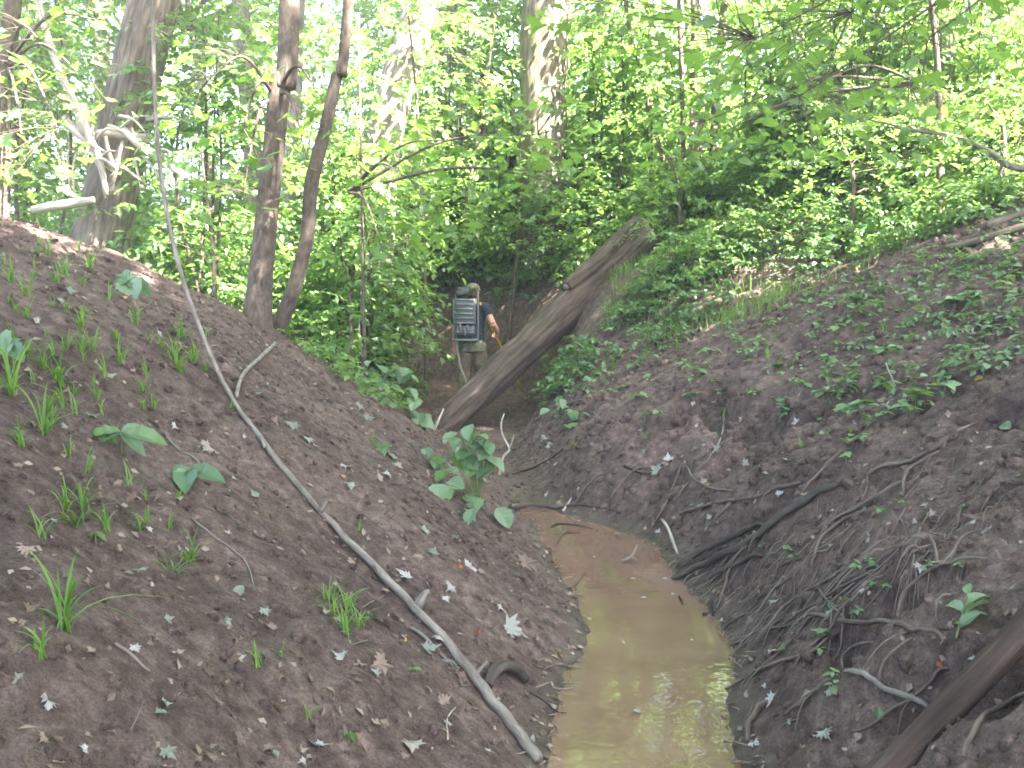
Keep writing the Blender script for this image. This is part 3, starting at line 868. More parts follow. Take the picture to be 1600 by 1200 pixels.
# ------------------------------------------------------------ logs, branches, roots
LANDM = [(190, 700, "by the broad-leaved plant"), (90, 580, "at the left edge halfway up"), (130, 410, "just under the crest at the left"), (290, 550, "left of the hanging vine"), (545, 960, "left of the vine halfway down"),
         (100, 985, "around the largest grass tuft"), (480, 1130, "near the bottom edge"), (250, 1150, "in the bare bottom left"), (720, 1120, "near the vine's lower end"), (420, 650, "by the side root"), (590, 740, "on the open slope right of the vine"), (780, 940, "beside the pool"),
         (300, 870, "by the wiry twig"), (390, 500, "below the slim trees"), (560, 640, "under the crest weeds"), (730, 760, "by the bushy weed at the bend"), (1020, 740, "at the gully bend"), (1110, 760, "by the sickle shaped root"), (1000, 620, "below the leaning log"),
         (1180, 560, "below the green strip"), (1300, 480, "at the lower edge of the green strip"), (1480, 430, "high on the right bank"), (1560, 540, "near the right edge halfway up"), (1400, 620, "above the long right-hand root"), (1500, 720, "around the long right-hand root"),
         (1320, 800, "among the upper roots"), (1200, 880, "by the longest dark root"), (1350, 930, "among the hair roots"), (1500, 950, "around the leafy sprig"), (1230, 1080, "at the pool's lower right edge"), (1380, 1110, "by the pale stout stick"), (1560, 850, "at the right edge by the hollows"), (1540, 1150, "below the smooth log")]
def near(px, py): return min(LANDM, key=lambda l: (l[0] - px) ** 2 + (l[1] - py) ** 2)[2]

def gpath(px, lift, step=14, smooth=2):
    """follow the soil under a line traced over the bank"""
    P = np.array(px, float)
    L = np.concatenate([[0], np.cumsum(np.linalg.norm(np.diff(P, axis=0), axis=1))])
    n = max(3, int(L[-1] / step) + 1)
    S = spline(P, max(n * 3, 8))
    idx = np.linspace(0, len(S) - 1, n).astype(int)
    G = np.array([ground(a, b, lift) for a, b in S[idx]])
    for _ in range(smooth):
        G[1:-1] = (G[:-2] + 2 * G[1:-1] + G[2:]) / 4
    return G

# the big rotten log leaning across the gully
base = ground(703, 672)
pl = [base + np.array([-.16, -.18, -.02]) , base + np.array([0, 0, .15])] + [base + np.array([0, 0, .15]) + (at(1006, 370, 15.2) - base - np.array([0, 0, .15])) * t for t in (.25, .5, .75, 1.0)]
log = empty("fallen_log", base); tag(log, "big rotten log leaning from the gully bottom up to the right bank", "log")
mb = MB(); mb.tube(pl, [.16, .185, .21, .24, .265, .28], 44, 110, .16, 4, 2.6); mb.build("trunk", M['log'], log)
mb = MB(); mb.tube([at(1000, 352, 15.2), at(945, 400, 14.5), at(905, 432, 14.15), at(884, 449, 13.95)], [.17, .13, .105, .085], 20, 30, .2, 8, 1.8); 
stub = mb.build("limb", M['log'], log)
mb = MB(); e = at(884, 449, 13.95); d_ = at(884, 449, 13.95) - at(905, 432, 14.15); d_ /= np.linalg.norm(d_)
mb.tube([e - d_ * .02, e + d_ * .012], [.060, .055], 12); mb.build("cut_end", M['twig'], stub)
# smooth log at the bottom right corner
a, b, c = ground(1395, 1235), ground(1500, 1125), ground(1605, 1015)
d_ = (c - a); 
mb = MB(); mb.tube([a - d_ * .35 + np.array([0, 0, .05]), a + np.array([0, 0, .05]), (a + c) / 2 + np.array([0, 0, .055]), c + np.array([0, 0, .06]), c + d_ * .8 + np.array([0, 0, .12])],
        [.044, .046, .048, .050, .046], 26, 50, .07, 3, .3)
o = mb.build("smooth_log", M['log_smooth'], None, tuple(a)); tag(o, "smooth dark brown barkless log in the bottom right corner", "log")
# two dark logs high on the right slope
for pts, r, lab in [([(1478, 393), (1532, 380), (1604, 360)], .035, "mossy thin log lying high on the right bank"),
                    ([(1540, 362), (1575, 350), (1606, 340)], .05, "dark short log at the right edge above the mossy one")]:
    G = gpath(pts, r * .7, 20); G = np.vstack([G, G[-1:] + (G[-1:] - G[-2:-1]) * 3])
    mb = MB(); mb.tube(G, r, 9, 24, .15, 2); o = mb.build("slope_log", M['bark_moss'], None, tuple(G[0])); tag(o, lab, "log")
# long pole-like vine that comes down from the trees and lies along the left bank
G = gpath([(842, 1196), (790, 1130), (720, 1040), (650, 960), (550, 860), (450, 750), (372, 645)], .022, 22, 4)
y0 = G[-1][1]
air = [at(338, 575, y0 + .25), at(308, 500, y0 + .45), at(284, 430, y0 + .6), at(263, 345, y0 + .75), at(249, 250, y0 + .85), at(242, 150, y0 + .9), at(240, 60, y0 + .95), at(239, -40, y0 + 1.0), at(240, -300, y0 + 1.1)]
vine = empty("long_vine", G[0]); tag(vine, "long grey pole-like vine hanging from the trees and lying down the left bank", "vine")
G[1:-1] += RNG.normal(0, .0045, G[1:-1].shape) * np.array([1, 1, .5])
P = np.vstack([G, air])
mb = MB(); mb.tube(P, [.019, .021, .022, .021, .019, .018, .016, .015, .014, .013, .012, .012, .011], 12, 170, .26, 6, 1.2); mb.build("stem", M['twig'], vine)
for (sx, sy, ddx, ddz) in [(742, 1068, .05, .05), (598, 912, -.04, .06), (500, 808, .03, .05), (415, 708, -.03, .06)]:
    k0 = ground(sx, sy, .02); mb = MB(); mb.tube([k0, k0 + np.array([ddx * .6, .01, ddz * .6]), k0 + np.array([ddx, .015, ddz])], [.013, .008, .005], 7, 6, .25, int(sx)); mb.build("branch_stub", M['twig'], vine)
k1 = ground(652, 962, .03); k2 = ground(640, 945, .10)
mb = MB(); mb.tube([k1, k1 + np.array([.03, .02, .05]), k1 + np.array([.05, .03, .06])], [.022, .016, .01], 8, 6, .2, 3); mb.build("knot", M['twig'], vine)
G = gpath([(430, 542), (412, 560), (392, 578), (376, 600), (369, 628)], .02, 8)
mb = MB(); mb.tube(G, [.018, .014, .012, .010], 8, 20, .15, 1); o = mb.build("side_root", M['twig'], None, tuple(G[0])); tag(o, "pale thin root curving from the foot of the bent tree to the long vine", "root")
G = gpath([(640, 985), (660, 1000), (690, 1030), (715, 1060)], .012, 8)
mb = MB(); mb.tube(G, [.006, .008, .007, .004], 6, 16, .2, 1); o = mb.build("thin_stick", M['twig'], None, tuple(G[0])); tag(o, "thin stick lying just below the long vine near the pool", "stick")
G = gpath([(762, 1080), (772, 1066), (790, 1060), (808, 1063), (823, 1072)], .022, 6)
G[:, 2] += .03 * np.sin(np.linspace(0, math.pi, len(G)))
mb = MB(); mb.tube(G, [.020, .026, .026, .024, .018], 12, 30, .18, 5, .6); o = mb.build("bent_root", M['root_dark'], None, tuple(G[0])); tag(o, "thick dark bent root arching out of the soil beside the vine", "root")

# exposed roots of the right bank
ROOTS = [
 ([(1046, 918), (1090, 896), (1130, 880), (1180, 850), (1235, 806), (1300, 768), (1335, 750)], .030, 'root_dark', "longest thick dark root slanting down the right bank to the pool"),
 ([(1058, 892), (1100, 868), (1150, 845), (1200, 825)], .022, 'root_dark', "dark wet root just above the longest thick one at the water"),
 ([(1085, 925), (1120, 905), (1160, 885), (1190, 872)], .020, 'root_dark', "short dark root end below the longest thick one"),
 ([(1121, 955), (1136, 915), (1144, 878), (1202, 830), (1235, 803)], .012, 'root', "grey root that bends sharply down to the black stub at the water"),
 ([(1259, 969), (1300, 982), (1381, 987), (1424, 996), (1475, 1002)], .013, 'root', "pale level root leading to the leafy sprig"),
 ([(1168, 994), (1219, 987), (1259, 981)], .008, 'root', None),
 ([(1073, 1137), (1080, 1121), (1138, 1083), (1202, 1048), (1259, 1035), (1296, 1016)], .010, 'root', "long arching root that dips into the pool at its lower right edge"),
 ([(1320, 1062), (1364, 1082), (1414, 1107), (1458, 1137)], .014, 'twig', "pale stout stick pointing at the smooth log"),
 ([(1168, 1164), (1170, 1137), (1185, 1114), (1202, 1100)], .013, 'root', "hooked brown root with a pale leaf at its top by the pool"),
 ([(1374, 1080), (1379, 1056), (1397, 1026), (1424, 1002)], .007, 'root', None),
 ([(1318, 1050), (1311, 1036), (1330, 1021), (1364, 1013)], .009, 'root', None),
 ([(1219, 893), (1249, 881), (1296, 866)], .008, 'root', None),
 ([(1269, 894), (1276, 864), (1290, 840), (1350, 803)], .013, 'root', None),
 ([(1276, 921), (1296, 955), (1323, 996)], .008, 'root', None),
 ([(1401, 969), (1424, 942), (1472, 908), (1499, 891), (1543, 881)], .009, 'root', None),
 ([(1465, 901), (1485, 881), (1502, 851), (1532, 834)], .007, 'root', None),
 ([(1418, 925), (1426, 891), (1431, 844), (1453, 807)], .006, 'root', None),
 ([(1465, 901), (1462, 871), (1451, 844)], .010, 'root', None),
 ([(1505, 1195), (1526, 1144), (1549, 1121), (1604, 1098)], .010, 'root', "root lying below the smooth log at the right edge"),
 ([(1063, 808), (1080, 805), (1113, 796), (1132, 790), (1151, 788)], .017, 'root', "thick pale-topped root jutting level out of the bank"),
 ([(1034, 815), (1046, 834), (1057, 868)], .016, 'deadwood', "stout pale root end dropping to the far edge of the pool"),
 ([(1073, 735), (1080, 754), (1096, 769), (1128, 774), (1146, 771)], .012, 'root', "sickle shaped root higher up the right bank"),
 ([(1115, 702), (1103, 721), (1094, 735)], .006, 'root', None),
 ([(950, 788), (969, 763), (990, 740), (1015, 735)], .012, 'root', "curved root left of the fallen pale leaves at the gully bend"),
 ([(1023, 823), (1040, 796), (1057, 757), (1063, 738)], .012, 'root', None),
 ([(1059, 782), (1057, 773), (1075, 759)], .010, 'root', None),
 ([(1107, 826), (1126, 813), (1140, 796), (1144, 786)], .014, 'root', None),
 ([(1149, 794), (1190, 784), (1218, 773), (1250, 759)], .013, 'root', None),
 ([(1250, 778), (1285, 738), (1323, 708)], .013, 'root', None),
 ([(1353, 747), (1402, 736), (1442, 717), (1476, 697), (1521, 668)], .016, 'root', "long root running up towards the right edge under the seedlings"),
 ([(1412, 780), (1412, 744), (1442, 729), (1470, 713)], .013, 'root', None),
 ([(1292, 828), (1348, 798), (1398, 771), (1411, 760)], .014, 'root', None),
 ([(1341, 805), (1355, 774), (1355, 747)], .006, 'root', None),
 ([(900, 790), (915, 765), (940, 742)], .010, 'root', None),
 ([(1180, 1010), (1225, 960), (1262, 930), (1330, 890)], .011, 'root', None),
 ([(1215, 1000), (1250, 965), (1310, 930), (1375, 895)], .009, 'root', None),
 ([(1225, 1130), (1270, 1092), (1300, 1066)], .010, 'root', None),
 ([(1240, 1050), (1290, 1000), (1330, 965)], .008, 'root', None),
 ([(1300, 925), (1355, 900), (1400, 870), (1440, 858)], .009, 'root', None),
 ([(1330, 1160), (1400, 1130), (1440, 1100), (1480, 1060)], .008, 'root', None),
 ([(1130, 990), (1190, 940), (1240, 915)], .010, 'root_dark', None),
]
for k, (px, r, mt, lab) in enumerate(ROOTS):
    r *= .78
    G = gpath(px, r * .9 + .012, 12, 3)
    G[0] -= np.array([0, 0, r]); G[-1] -= np.array([0, 0, r * 1.4])
    G += RNG.normal(0, r * .25, G.shape)
    mb = MB(); mb.tube(G, [r * .75, r * 1.05, r * .9, r * 1.1, r * .7], 8, max(12, len(G) * 2), .30, k, .6)
    if k % 3 == 0 and len(G) > 5:
        q = G[len(G) // 2]; mb.tube([q, q + np.array([-.05, -.06, -.02]) * 1.3, q + np.array([-.10, -.14, -.10]) * 1.2], [r * .5, r * .35, r * .1], 5, 8, .2, k)
    o = mb.build("exposed_root", M[mt], None, tuple(G[0]))
    q_ = px[len(px) // 2]
    tag(o, lab or "thin " + ("dark" if mt == 'root_dark' else "grey-brown") + (" steep" if abs(px[-1][1] - px[0][1]) > abs(px[-1][0] - px[0][0]) else " slanting") + " root " + near(*q_), "root", "exposed roots of the right bank")

# mat of fine hair roots on the lower right bank
rng = np.random.default_rng(55)
mb = MB(); cnt = 0
CLU = [(rng.uniform(1040, 1540), rng.uniform(-70, 90)) for _ in range(26)]
while cnt < 340:
    q_ = CLU[rng.integers(26)]; px = q_[0] + rng.normal(0, 38); py = 945 - (px - 1060) * .36 + q_[1] + rng.normal(0, 30)   # clumps in a band slanting with the bank
    if not (1030 < px < 1590 and 700 < py < 1150): continue
    p = ground(px, py, .012)
    n_ = gnormal(p[0], p[1], .1)
    down = np.array([-n_[0], -n_[1], 0]); down = -down / (np.linalg.norm(down) + 1e-6)
    down = np.array([n_[0], n_[1], 0]); down /= np.linalg.norm(down) + 1e-6
    dirn = down + np.array([0, rng.normal(-.75, .45), 0]); dirn /= np.linalg.norm(dirn)
    L = rng.uniform(.08, .36)
    pts = [p]
    for s in range(4):
        q = pts[-1] + dirn * L / 4 + np.array([rng.normal(0, .018), rng.normal(0, .018), 0]); dirn = dirn + rng.normal(0, .42, 3) * np.array([1, 1, 0])
        q[2] = H(q[0], q[1]) + rng.uniform(.002, .04)
        pts.append(q)
    mb.tube(pts, np.array([.0030, .0028, .0020, .0008]) * rng.choice([.5, .7, 1, 1, 1.8]), 3, 8, cap=False); cnt += 1
tag(mb.build("root_fibres", M['fibre']), "mat of fine pale hair roots hanging over the lower right bank", None, None, 'stuff')

# sticks and snags
def stick(px, r, mt, name, label, cat="stick", lift=None, group=None):
    G = gpath(px, (r if lift is None else lift), 8, 1)
    G = np.maximum(G, np.array([-99, -99, r * .3]))
    mb = MB(); mb.tube(G, [r, r * 1.05, r * .8, r * .5], 7, max(10, len(G) * 2), .22, int(px[0][0])); o = mb.build(name, M[mt], None, tuple(G[0]))
    return tag(o, label, cat, group)
stick([(880, 802), (890, 786), (905, 766)], .010, 'deadwood', "pale_stick", "short pale stick slanting over the head of the pool")
stick([(862, 849), (888, 851), (918, 856)], .008, 'root_dark', "floating_stick", "dark thin stick floating across the head of the pool")
stick([(868, 862), (890, 866), (906, 864)], .004, 'root_dark', "floating_stick", "finer dark twig floating just below the dark stick")
stick([(885, 921), (900, 926), (914, 931)], .005, 'root_dark', "water_twig", "dark twig reaching into the pool from the left mud edge")
stick([(828, 1085), (858, 1105), (885, 1133)], .004, 'root_dark', "water_twig", "long thin twig dipping into the pool low on its left side")
stick([(1061, 967), (1067, 978), (1066, 985)], .008, 'root_dark', "pool_snag", "tiny dark snag poking from the middle of the pool", "snag")
f = at(975, 878, 6.62); f[2] = .006; f2 = at(1000, 857, 6.75); 
mb = MB(); mb.tube([f + np.array([-.02, 0, 0]), f + np.array([.05, .03, .02]), f + np.array([.10, .08, .09])], [.010, .010, .008], 7, 10, .2, 2)
mb.tube([f + np.array([.05, .03, .02]), f + np.array([.09, .0, .004])], [.009, .005], 6, 5); mb.tube([f + np.array([.05, .03, .02]), f + np.array([.02, .06, .006])], [.008, .004], 6, 5)
tag(mb.build("forked_snag", M['twig'], None, tuple(f)), "small forked piece of driftwood standing in the pool", "driftwood")
g_ = ground(1118, 962); mb = MB()
mb.tube([g_ + np.array([-.02, 0, -.03]), g_ + np.array([-.025, 0, .05]), g_ + np.array([-.02, 0, .10])], [.022, .012, .004], 7, 10, .3, 4); mb.tube([g_ + np.array([-.07, .0, .0]), g_ + np.array([.05, .02, .012])], [.012, .008], 6, 6, .2, 3)
tag(mb.build("black_stub", M['root_dark'], None, tuple(g_)), "black pointed stub standing at the right edge of the pool", "snag")
g_ = ground(779, 742); yq = g_[1]
mb = MB(); mb.tube([g_ - np.array([0, 0, .05]), at(786, 715, yq), at(796, 702, yq), at(786, 682, yq + .05), at(783, 662, yq + .05), at(788, 646, yq + .08)], [.014, .012, .012, .010, .008, .006], 8, 24, .25, 3)
mb.tube([at(796, 702, yq), at(800, 690, yq - .03), at(803, 680, yq - .02)], [.008, .005, .003], 6, 6)
tag(mb.build("crooked_stick", M['deadwood'], None, tuple(g_)), "crooked whitish stick standing in front of the leaning log", "stick")
g_ = ground(676, 672); mb = MB(); mb.tube([g_ - np.array([0, 0, .05]), at(685, 657, g_[1]), at(693, 639, g_[1] + .1)], [.018, .014, .009], 7, 10, .2, 1)
tag(mb.build("short_stick", M['deadwood'], None, tuple(g_)), "short tan stick leaning left of the log's lower end", "stick")
stick([(1132, 655), (1126, 690), (1100, 730)], .007, 'twig', "bank_twig", "thin curved twig stuck in the middle of the right bank")
stick([(1384, 575), (1396, 600), (1395, 615), (1384, 637)], .006, 'deadwood', "bank_twig", "pale bent twig among the seedlings on the right bank")
stick([(300, 815), (345, 850), (385, 885), (398, 925)], .004, 'twig', "bank_twig", "long wiry twig on the left bank below the broad-leaved plant")
stick([(255, 680), (290, 715), (330, 740)], .005, 'twig', "bank_twig", "straight twig right of the broad-leaved plant")
stick([(180, 1015), (215, 1040), (235, 1052)], .005, 'twig', "bank_twig", "short twig on the bare lower left bank")
stick([(700, 1160), (698, 1130), (712, 1112)], .004, 'deadwood', "bank_twig", "little hooked pale twig above the vine's lower end")
stick([(975, 733), (1000, 742), (1030, 755)], .012, 'root_dark', "dark_stick", "dark stick half buried at the gully bend")
stick([(790, 745), (840, 730), (880, 705)], .010, 'root_dark', "dark_stick", "dark root-like stick along the far gully floor")
stick([(795, 795), (850, 800), (900, 792), (960, 800)], .010, 'root_dark', "dark_stick", "black sodden stick along the head of the pool")
stick([(1180, 440), (1230, 425), (1290, 405)], .012, 'twig', "slope_stick", "stick lying on the green part of the right slope")
stick([(540, 965), (600, 935), (560, 985)][:2], .004, 'twig', "bank_twig", "faint twig lying across the middle of the left bank")

# flood debris caught on the leaning tree
DEB = [
 ([(98, 184), (118, 205), (140, 225), (155, 258)], .045, "stout white broken branch sticking out left of the leaning tree"),
 ([(150, 208), (185, 210), (225, 216), (236, 211)], .042, "thick level debris branch jammed across the leaning trunk"),
 ([(190, 200), (215, 222), (250, 248), (292, 278)], .040, "long white branch slanting down right from the leaning trunk"),
 ([(60, 0), (66, 30), (80, 75), (95, 115), (112, 150), (128, 185), (145, 225), (158, 258), (166, 305)], .035, "long arching dead branch hanging down left of the leaning tree"),
 ([(128, 162), (130, 185), (132, 215)], .060, "short white slab of driftwood standing in the debris"),
 ([(50, 328), (85, 322), (112, 318), (147, 312)], .045, "white log end lying low in front of the leaning tree"),
 ([(104, 290), (112, 304), (132, 312)], .018, "thin crooked debris stick left of the leaning tree's foot"),
 ([(165, 213), (172, 245), (184, 266)], .020, "thin debris stick hanging down the leaning trunk"),
 ([(192, 222), (184, 245), (186, 258)], .020, "little hooked debris stick on the leaning trunk"),
 ([(150, 232), (165, 252), (190, 270)], .024, "pale debris stick slanting across the leaning trunk"),
 ([(152, 250), (162, 280), (166, 310)], .024, "debris stick dangling at the foot of the leaning trunk"),
 ([(168, 196), (195, 206), (222, 222)], .022, "bundle-like stick on top of the debris jam"),
 ([(106, 235), (106, 262), (110, 300)], .012, "thin upright stalk left of the leaning trunk"),
 ([(118, 240), (114, 270), (118, 320)], .010, "finer upright stalk beside the thin one left of the trunk"),
 ([(205, 200), (212, 212), (232, 222)], .018, "stub of driftwood at the right end of the debris jam"),
]
for k, (px, r, lab) in enumerate(DEB):
    Y = 12.35 - .03 * (k % 4)
    P = [at(a, b, Y + (.0 if k != 2 else -.1 * i)) for i, (a, b) in enumerate(px)]
    if k in (5, 6): 
        P = [at(a, b, 12.0) for a, b in px]
    r *= 1.3
    mb = MB(); mb.tube(P, [r * .8, r, r, r * .7], 9, 24, .25, k, .8)
    tag(mb.build("debris_branch", M['deadwood'], None, tuple(P[-1])), lab, "branch", "flood debris on the leaning tree")

# dead arching branch at the upper right, orange stump, broken bleached boulders of wood
pts = [(1606, 264), (1550, 240), (1510, 220), (1476, 210), (1420, 203), (1386, 193), (1337, 184)]
P = [at(a, b, 10.2 + .12 * i) for i, (a, b) in enumerate(pts)]
g_ = np.array([P[0][0] + 1.2, P[0][1] - .2, 0]); g_[2] = H(g_[0], g_[1]) - .1
arch = empty("dead_bough", g_ + np.array([0, 0, .1])); tag(arch, "dark arching dead bough reaching in from the right edge", "branch")
mb = MB(); mb.tube([g_] + P, [.05, .035, .030, .026, .022, .016, .010, .005], 8, 60, .15, 3); mb.build("stem", M['twig'], arch)
mb = MB()
for (i, dx, dz) in [(1, -.35, -.28), (1, .2, -.35), (2, -.4, .12), (3, -.5, -.25), (3, -.35, .15), (4, -.3, -.2), (4, -.45, .1)]:
    p = P[i]; mb.tube([p, p + np.array([dx * .5, .05, dz * .45]), p + np.array([dx, .1, dz])], [.010, .007, .003], 5, 8, .2, i)
mb.build("twigs", M['twig'], arch)
stump_mat = bark_material("orange_rotten_wood", (.20, .085, .025), (.36, .17, .055), (.50, .30, .14), .2, 16, .8)
b0 = at(1262, 285, 15.5); b1 = at(1275, 190, 15.5); gz = H(b0[0], b0[1])
st = empty("rotten_stump", (b0[0], b0[1], gz)); tag(st, "broken orange rotten stump among the shrubs of the right slope", "stump")
mb = MB(); mb.tube([(b0[0] - .05, b0[1], gz - .15), b0, (b0 + b1) / 2, b1], [.30, .20, .17, .13], 22, 40, .25, 6, 1.6); mb.build("trunk", stump_mat, st)
mb = MB()
for (dx, h) in [(-.09, .25), (.02, .42), (.10, .18), (-.02, .12)]:
    p = b1 + np.array([dx, 0, -.05]); mb.tube([p, p + np.array([dx * .2, 0, h * .6]), p + np.array([dx * .3, .0, h])], [.05, .03, .004], 6, 8, .3, int(h * 100))
mb.build("splinters", stump_mat, st)
def boulder(px, py, Y, r, mt, lab, cat, name):
    p = at(px, py, Y); 
    mb = MB(); mb.ball(p, r, 26, 16)
    V = mb.V[0]; c = p
    d = V - c; dn = d / np.linalg.norm(d, axis=1)[:, None]
    w = 1 + .22 * fbm(dn[:, 0] * 2 + px, dn[:, 1] * 2 + dn[:, 2] * 2.3, 5, 3) + .05 * vnoise(dn[:, 0] * 9, dn[:, 2] * 9 + dn[:, 1] * 7, 4)
    mb.V[0] = c + d * w[:, None]; mb.B[0] = mb.V[0]
    return tag(mb.build(name, mt, None, tuple(p)), lab, cat)
rock_mat = plain("grey_rock", (.22, .20, .19), .9, .2, .25, 14, .8)
root_plate = plain("pale_dead_wood", (.46, .40, .36), .9, .2, .25, 10, .8)
def on_slope(px, py): 
    return ground(px, py)
p = ground(1285, 300); boulder(1285, 297, p[1], (.32, .25, .24), rock_mat, "dull grey rock below the orange stump", "rock", "grey_rock")
p = ground(1400, 232); boulder(1405, 222, max(p[1], 16), (.42, .3, .22), root_plate, "sunlit pale lump of dead wood high on the right slope", "dead wood", "pale_deadwood")
G = gpath([(1120, 345), (1165, 328), (1215, 312)], .12, 14); mb = MB(); mb.tube(G, .13, 12, 26, .12, 3, .8)
tag(mb.build("mossy_log", M['bark_moss'], None, tuple(G[0])), "mossy log half hidden in leaves beyond the leaning log's top", "log")

# fallen twigs nobody could count, scraps of leaf and crumbs of soil
def scatter_px(n, poly, rng, dens=None):
    """ground points seen inside a polygon of the photograph"""
    poly = np.array(poly, float); out = []
    x0, y0 = poly.min(0); x1, y1 = poly.max(0)
    while len(out) < n:
        px, py = rng.uniform(x0, x1), rng.uniform(y0, y1)
        ins = False; j = len(poly) - 1
        for i in range(len(poly)):
            if (poly[i, 1] > py) != (poly[j, 1] > py) and px < (poly[j, 0] - poly[i, 0]) * (py - poly[i, 1]) / (poly[j, 1] - poly[i, 1]) + poly[i, 0]: ins = not ins
            j = i
        if ins: out.append((px, py))
    return out
LEFT_POLY = [(0, 350), (200, 405), (390, 490), (440, 550), (560, 620), (690, 720), (790, 800), (850, 900), (890, 990), (855, 1080), (850, 1200), (0, 1200)]
RIGHT_POLY = [(800, 720), (1000, 600), (1200, 470), (1600, 380), (1600, 1000), (1420, 1200), (1190, 1200), (1190, 1010), (1130, 930), (1050, 860), (960, 810), (820, 780)]
def field(x0, x1, y0, y1, n, rng, ok):
    x = rng.uniform(x0, x1, n); y = rng.uniform(y0, y1, n); z, ur, ul = land(x, y)
    m = ok(x, y, z, ur, ul)
    return np.stack([x, y, z], -1)[m]
def normals(P, e=.03):
    zx = (land(P[:, 0] + e, P[:, 1])[0] - land(P[:, 0] - e, P[:, 1])[0]) / (2 * e)
    zy = (land(P[:, 0], P[:, 1] + e)[0] - land(P[:, 0], P[:, 1] - e)[0]) / (2 * e)
    n = np.stack([-zx, -zy, np.ones(len(P))], -1)
    return n / np.linalg.norm(n, axis=1)[:, None]
def lying(P, rng, jit=.25):
    n = normals(P) + rng.normal(0, jit, (len(P), 3)); n /= np.linalg.norm(n, axis=1)[:, None]
    t = rng.normal(0, 1, (len(P), 3)); t -= n * (t * n).sum(1)[:, None]; t /= np.linalg.norm(t, axis=1)[:, None]
    return np.stack([np.cross(t, n), t, n], -1)
rng = np.random.default_rng(66)
ANYBANK = lambda x, y, z, ur, ul: (z > .03) & ((ur > .12) | (ul > .12) | (y > 8.4)) & (np.abs(x) < .62 * y + .6)
P = field(-5, 6, 1.3, 16.5, 19000, rng, ANYBANK)
mb = MB(); sz = rng.uniform(.010, .034, len(P)); leaves_into(mb, KITE, P + np.array([0, 0, .004]), lying(P, rng, .35), sz * 1.3)
tag(mb.build("leaf_litter", M['litter'], smooth=False), "brown scraps of old leaf strewn over both banks", None, None, 'stuff')
ico = bmesh.new(); bmesh.ops.create_icosphere(ico, subdivisions=1, radius=1); ico.verts.index_update()
IV = np.array([v.co[:] for v in ico.verts]); IF = np.array([[v.index for v in f.verts] for f in ico.faces]); ico.free()
def crumbs(name, label, P, smin, smax, rng, power=3.0):
    n = len(P); s = smin + (smax - smin) * rng.uniform(0, 1, n) ** power
    R = frames(rng.uniform(0, 6.28, n), rng.uniform(-1, 1, n), rng.uniform(-1, 1, n))
    st_ = rng.uniform(.6, 1.3, (n, 1, 3))
    V = IV[None] * st_ * (1 + rng.normal(0, .20, (n, len(IV), 1)))
    W = np.einsum('nij,nkj->nki', R, V) * s[:, None, None] + P[:, None, :]
    mb = MB(); mb.add(W.reshape(-1, 3), None, (IF[None] + (np.arange(n) * len(IV))[:, None, None]).reshape(-1, 3))
    return tag(mb.build(name, M['soil'], smooth=True), label, None, None, 'stuff')
P = field(.2, 6.8, 1.6, 13, 24000, rng, lambda x, y, z, ur, ul: (z > .03) & (ur > .1) & (x < .56 * y + .4) & (vnoise(x * 2.3, y * 2.3, 8) + rng.uniform(-.5, .5, len(x)) > -.05))
crumbs("soil_crumbs", "loose crumbs of soil on the right bank", P, .006, .048, rng, 2.6)
P = field(-5, .9, 1.4, 16.5, 24000, rng, lambda x, y, z, ur, ul: (z > .03) & ((ul > .06) | (y > 8.4)) & (x > -.56 * y - .4))
crumbs("soil_crumbs", "fine crumbs of soil on the left bank", P, .003, .026, rng, 3)
P = field(-5, 6, 1.5, 12, 1500, rng, ANYBANK)
mb = MB(); R = lying(P, rng, .2)
for i in range(0, min(len(P), 420)):
    L = rng.uniform(.03, .14); q = P[i] + np.array([0, 0, .006]); t = R[i][:, 1]
    mb.tube([q - t * L / 2, q + rng.normal(0, .008, 3) + np.array([0, 0, .004]), q + t * L / 2], [.0022, .002, .001], 4, 4, cap=False)
tag(mb.build("twig_litter", M['twig']), "small broken twigs strewn over both banks", None, None, 'stuff')

rng = np.random.default_rng(41)
for k in range(16):
    px, py = rng.uniform(95, 250), rng.uniform(175, 260); an = rng.normal(.5, .9); L = rng.uniform(25, 70)
    P = [at(px, py, 12.3), at(px + math.cos(an) * L * .5, py + math.sin(an) * L * .5 + rng.normal(0, 5), 12.15), at(px + math.cos(an) * L, py + math.sin(an) * L + 8, 12.2)]
    mb = MB(); mb.tube(P, [.022, .016, .007], 6, 14, .3, k)
    tag(mb.build("debris_stick", M['deadwood'], None, tuple(P[0])), "thin pale stick tangled in the flood debris on the leaning tree", "stick", "flood debris sticks on the leaning tree")
P = field(-.3, 1.6, 2.5, 8.6, 9000, rng, lambda x, y, z, ur, ul: (z > -.02) & (z < .07) & (np.minimum(np.abs(ur), np.abs(ul)) < .09))[:800]
mb = MB()
for p in P[:170]:
    an = rng.uniform(0, 6.28); L = rng.uniform(.03, .16); q = np.array([p[0], p[1], max(p[2], 0) + .008]); t = np.array([math.cos(an), math.sin(an), rng.normal(0, .2)])
    mb.tube([q - t * L / 2, q + rng.normal(0, .006, 3), q + t * L / 2], [.003, .003, .0012], 4, 5, cap=False)
P2 = P[170:].copy(); P2[:, 2] = np.maximum(P2[:, 2], 0) + .004
leaves_into(mb, KITE, P2, lying(P2, rng, .3), rng.uniform(.015, .05, len(P2)))
tag(mb.build("shore_litter", M['litter']), "sodden twigs and leaf scraps stranded along the pool's edge", None, None, 'stuff')

